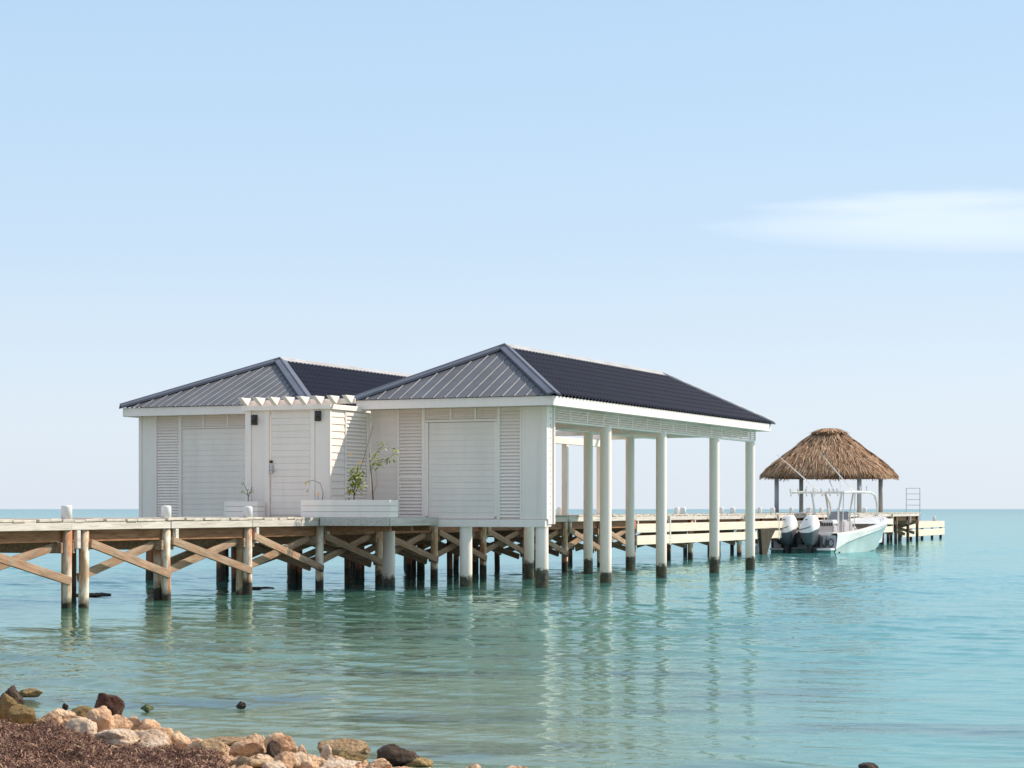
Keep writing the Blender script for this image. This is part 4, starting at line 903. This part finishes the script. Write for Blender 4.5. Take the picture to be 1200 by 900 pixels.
ROCKS = [
    (-3.670, 14.768, 0.142, 0.203, 0.164, 0.145, -0.40, 'd', 'dark brown boulder behind the mustard rocks at the left edge'),
    (-3.925, 16.290, 0.059, 0.194, 0.165, 0.067, -0.35, 'm', 'flat brown rock jutting toward the water above the mustard boulders at far left'),
    (-3.417, 13.531, 0.185, 0.149, 0.114, 0.156, -0.10, 'm', 'mustard boulder cut by the left edge of the photo'),
    (-3.212, 13.232, 0.181, 0.194, 0.190, 0.144, 0.30, 'm', 'rough mustard boulder beside the seaweed at far left'),
    (-2.777, 13.775, 0.164, 0.221, 0.208, 0.222, -0.28, 'r', 'round dark red-brown boulder standing above the pale rocks'),
    (-3.121, 14.488, 0.079, 0.186, 0.164, 0.066, -0.22, 'm', 'flat mustard rock touching the dark red boulder on its left'),
    (-3.329, 14.946, 0.073, 0.062, 0.049, 0.044, -0.39, 'd', 'tiny dark stone on the waterline left of the flat mustard rock'),
    (-3.079, 13.651, 0.131, 0.200, 0.161, 0.107, 0.43, 'p', 'peach rock at the left end of the pale rock line'),
    (-2.866, 13.205, 0.144, 0.181, 0.174, 0.084, 0.31, 'p', 'pinkish knobbly rock between the left peach rock and the white wedge'),
    (-3.023, 12.959, 0.159, 0.142, 0.135, 0.065, -0.31, 'm', 'low mottled tan rock between mustard boulder and peach rocks'),
    (-2.806, 12.340, 0.192, 0.147, 0.122, 0.110, 0.13, 'p', 'small pitted peach rock sitting on the seaweed edge'),
    (-2.557, 11.952, 0.201, 0.186, 0.173, 0.143, 0.35, 'w', 'smooth whitish wedge-shaped rock leaning in the seaweed'),
    (-2.585, 12.538, 0.185, 0.218, 0.211, 0.191, -0.41, 'p', 'big rounded peach boulder just below the dark red one'),
    (-2.524, 12.810, 0.157, 0.211, 0.190, 0.127, 0.17, 'p', 'pitted peach boulder right of the big rounded one'),
    (-2.304, 11.842, 0.188, 0.270, 0.237, 0.097, -0.32, 'w', 'broad pale rock lying low behind the seaweed'),
    (-2.484, 13.077, 0.130, 0.180, 0.156, 0.105, -0.41, 'p', 'pink-cream rock on the water side of the broad pale one'),
    (-2.370, 13.068, 0.109, 0.191, 0.188, 0.102, 0.37, 'p', 'peach rock with a square top at the waterline'),
    (-2.139, 11.922, 0.171, 0.251, 0.222, 0.109, -0.20, 'w', 'long smooth pale slab sloping down to the right'),
    (-2.236, 12.768, 0.106, 0.152, 0.149, 0.091, 0.07, 'p', 'rough peach rock behind the long pale slab'),
    (-1.995, 12.061, 0.133, 0.144, 0.139, 0.115, 0.35, 'p', 'blocky orange-peach rock right of the long pale slab'),
    (-1.828, 11.653, 0.148, 0.171, 0.150, 0.098, -0.09, 'p', 'low crumbly peach rock beside the blocky orange one'),
    (-1.717, 11.571, 0.149, 0.159, 0.143, 0.100, -0.07, 't', 'crumbly yellowish rock at the right end of the seaweed'),
    (-1.892, 13.077, 0.035, 0.311, 0.246, 0.054, -0.19, 't', 'flat tan slab awash at the waterline'),
    (-1.548, 11.823, 0.116, 0.184, 0.175, 0.127, -0.46, 'p', 'pinkish boulder at the left of the right-hand rock heap'),
    (-1.565, 12.294, 0.086, 0.147, 0.112, 0.125, 0.13, 'p', 'upright pinkish rock behind the pink boulder'),
    (-1.410, 12.136, 0.090, 0.178, 0.146, 0.139, 0.03, 'p', 'tallest pitted peach boulder of the right-hand heap'),
    (-1.412, 11.793, 0.111, 0.087, 0.075, 0.107, -0.16, 'd', 'small dark stone wedged between two peach boulders'),
    (-1.376, 11.115, 0.144, 0.142, 0.142, 0.084, -0.30, 'p', 'peach rock low in front of the pink boulder'),
    (-1.449, 10.966, 0.160, 0.191, 0.163, 0.070, -0.30, 't', 'flat tan stone beside the end of the seaweed'),
    (-1.258, 11.109, 0.145, 0.132, 0.120, 0.086, -0.22, 'p', 'squat orange-peach rock below the tallest boulder'),
    (-1.191, 11.193, 0.136, 0.154, 0.129, 0.124, 0.25, 'w', 'slanting pale wedge rock right of the squat orange one'),
    (-1.262, 12.032, 0.077, 0.088, 0.073, 0.095, 0.06, 'p', 'small reddish peach stone behind the pale wedge'),
    (-1.266, 10.743, 0.158, 0.128, 0.125, 0.064, -0.40, 'w', 'whitish stone cut by the bottom edge'),
    (-1.154, 11.721, 0.072, 0.129, 0.099, 0.078, -0.27, 'p', 'low peach stone between the wedge and the mustard rock'),
    (-1.106, 11.948, 0.062, 0.077, 0.072, 0.111, 0.12, 'w', 'narrow upright cream stone left of the mustard slab'),
    (-0.980, 11.297, 0.101, 0.258, 0.209, 0.072, -0.17, 'w', 'wide cream rock at the bottom edge under the mustard slab'),
    (-1.061, 12.479, 0.038, 0.285, 0.227, 0.131, -0.04, 't', 'speckled tan slab rising from the water'),
    (-0.956, 12.780, 0.016, 0.094, 0.071, 0.054, 0.20, 't', 'small tan knob at the right tip of the speckled slab'),
    (-0.940, 11.869, 0.061, 0.206, 0.201, 0.109, 0.45, 'm', 'yellow-green mossy rock in front of the speckled slab'),
    (-0.736, 11.278, 0.098, 0.155, 0.145, 0.062, 0.46, 'p', 'rounded peach stone at the bottom edge left of the dark rock'),
    (-0.710, 12.067, 0.038, 0.287, 0.216, 0.132, -0.21, 'd', 'large dark wet rock with mossy top at the right end of the shore'),
    (-0.585, 12.018, 0.017, 0.187, 0.185, 0.060, 0.28, 'm', 'low olive rock awash at the tail of the dark wet rock'),
    (-2.129, 15.755, 0.013, 0.080, 0.068, 0.044, 0.44, 'd', 'small dark rock breaking the water surface, alone in the middle shallows'),
    (-2.824, 15.492, 0.014, 0.092, 0.084, 0.050, 0.32, 'g', 'small green mossy rock in the water right of the red boulder'),
    (2.128, 11.992, 0.011, 0.121, 0.100, 0.038, -0.31, 'd', 'dark rock tip at the bottom edge in the right half'),
    (-1.128, 11.074, 0.118, 0.112, 0.096, 0.062, -0.36, 'p', 'peach stone at the bottom edge right of the pale wedge'),
    (-1.911, 11.391, 0.155, 0.094, 0.079, 0.053, 0.46, 'p', 'small peach stone half buried in seaweed below the blocky rock'),
]
for i, (x, y, z, w, d, h, rz, k, lab) in enumerate(ROCKS):
    me = rock_mesh(100+i, w*1.06, d, h*1.15, 1.0); me.materials.append(ROCKM[k])
    o = bpy.data.objects.new('rock', me); COL.objects.link(o); o.location = (x, y, z); o.rotation_euler = (random.uniform(-.15, .15), random.uniform(-.1, .1), rz)
    tag(o, lab, 'rock', 'rocks along the shore')
# pebbles and rubble between the rocks, too small to count
pb = MB(); rs = random.Random(5)
ico = bmesh.new(); bmesh.ops.create_icosphere(ico, subdivisions=1, radius=1); IV = [v.co.copy() for v in ico.verts]; IF = [tuple(v.index for v in f.verts) for f in ico.faces]; ico.free()
for i in range(3200):
    x = rs.uniform(-4.6, .1); q = rs.uniform(-.05, 2.4); y = shore_d(x)-q
    if abs(x+2) > 9: continue
    s_ = rs.uniform(.008, .03)*(1.9 if rs.random() < .12 else 1); z = ground_z(x, y)+s_*.3; sc_ = Vector((rs.uniform(.7, 1.4), rs.uniform(.7, 1.3), rs.uniform(.5, .9)))*s_
    pb.add([Vector((x, y, z)) + Vector((v.x*sc_.x, v.y*sc_.y, v.z*sc_.z))*rs.uniform(.7, 1.2) for v in IV], IF)
o = bpy.data.objects.new('rubble', pb.mesh('rubble', ROCKM['p'], False)); COL.objects.link(o); tag(o, 'small broken limestone rubble filling the gaps between shore rocks', 'rubble', kind='stuff')

# ---------------------------------------------------------------- sargassum mound
def weed_q(x): return 1.85 + .12*math.sin(x*5) - .12*(x+3) + max(0, x+1.62)*4.0
def weed_top(x, y):
    q = shore_d(x) - y
    k = min(1, max(0, (q-weed_q(x)+.05)/.4)); bumps = .05*noise.noise(Vector((x*2.1, y*2.1, 7)))+.075*noise.noise(Vector((x*5.5, y*3.2, 9)))+.05*noise.noise(Vector((x*12, y*9, 4)))
    return ground_z(x, y) + (.07*k + bumps*k*.8 if k > 0 else -.05)
mbw = MB(); xs = np.arange(-5.4, -.6, .03); ys = np.arange(8.6, 14.6, .03); nx = len(xs)
for y in ys:
    for x in xs: mbw.v.append((x, y, weed_top(x, y) + .014*noise.noise(Vector((x*17, y*17, 0)))))
for j in range(len(ys)-1):
    for i in range(nx-1):
        a = j*nx+i; mbw.f.append((a, a+1, a+1+nx, a+nx))
wm = Mat('sargassum'); v1 = wm.noise(22, wm.pos(), 6, .75); 
wm.col(wm.ramp(v1, [(.32, (.03, .011, .008)), (.5, (.13, .055, .036)), (.66, (.30, .17, .11))])); wm.rough(.95); wm.bump(wm.noise(70, wm.pos(), 5, .7), .03)
o = bpy.data.objects.new('seaweed_bed', mbw.mesh('seaweed_bed', wm.m, True)); COL.objects.link(o); tag(o, 'bed of dried reddish brown seaweed washed onto the beach', 'seaweed', kind='stuff')
ws_ = MB(); rs = random.Random(8); n = 0
while n < 90000:
    x = rs.uniform(-3.9, -1.0); y = rs.uniform(9.5, 13.9); q = shore_d(x)-y
    if q < weed_q(x)-.03: continue
    n += 1
    z = weed_top(x, y); L = rs.uniform(.014, .042)*(1.8 if rs.random() < .04 else 1); a = rs.random()*6.283; e = rs.uniform(-.2, .65)
    d = Vector((math.cos(a)*math.cos(e), math.sin(a)*math.cos(e), math.sin(e)))*L; w = rs.uniform(.0009, .0026); sd_ = Vector((-math.sin(a), math.cos(a), rs.uniform(-.8, .8)))*w
    p = Vector((x, y, z+rs.uniform(-.01, .015))); ws_.add([p-sd_, p+sd_, p+d*.6+sd_+Vector((0, 0, .006)), p+d*.6-sd_+Vector((0, 0, .006)), p+d], [(0, 1, 2, 3), (3, 2, 4)])
w3 = Mat('sargassum_sprigs'); gi = w3.n('ShaderNodeNewGeometry').outputs['Random Per Island']
w3.col(w3.ramp(gi, [(.0, (.04, .013, .009)), (.35, (.15, .066, .046)), (.75, (.28, .15, .10)), (1.0, (.55, .36, .22))])); w3.rough(.9)
o = bpy.data.objects.new('seaweed_sprigs', ws_.mesh('seaweed_sprigs', w3.m)); COL.objects.link(o); tag(o, 'loose dry seaweed sprigs covering the brown mound at lower left', 'seaweed', kind='stuff')
# dark flat patches on the water between the first piles
fw = MB(); rs = random.Random(21)
for i in range(220):
    a = rs.random()*6.283; r = rs.random()**.5; x = (-7.6 if i % 3 else -4.95)+.30*r*math.cos(a); y = (36.2 if i % 3 else 39.0)+.55*r*math.sin(a); s_ = rs.uniform(.02, .06)
    fw.add([Vector((x, y, .005)) + Vector((v.x*s_*1.6, v.y*s_, v.z*s_*.35)) for v in IV], IF)
o = bpy.data.objects.new('floating_weed', fw.mesh('floating_weed', ROCKM['d'])); COL.objects.link(o); tag(o, 'dark flat patches on the water behind the nearest pier piles', 'seaweed', kind='stuff')
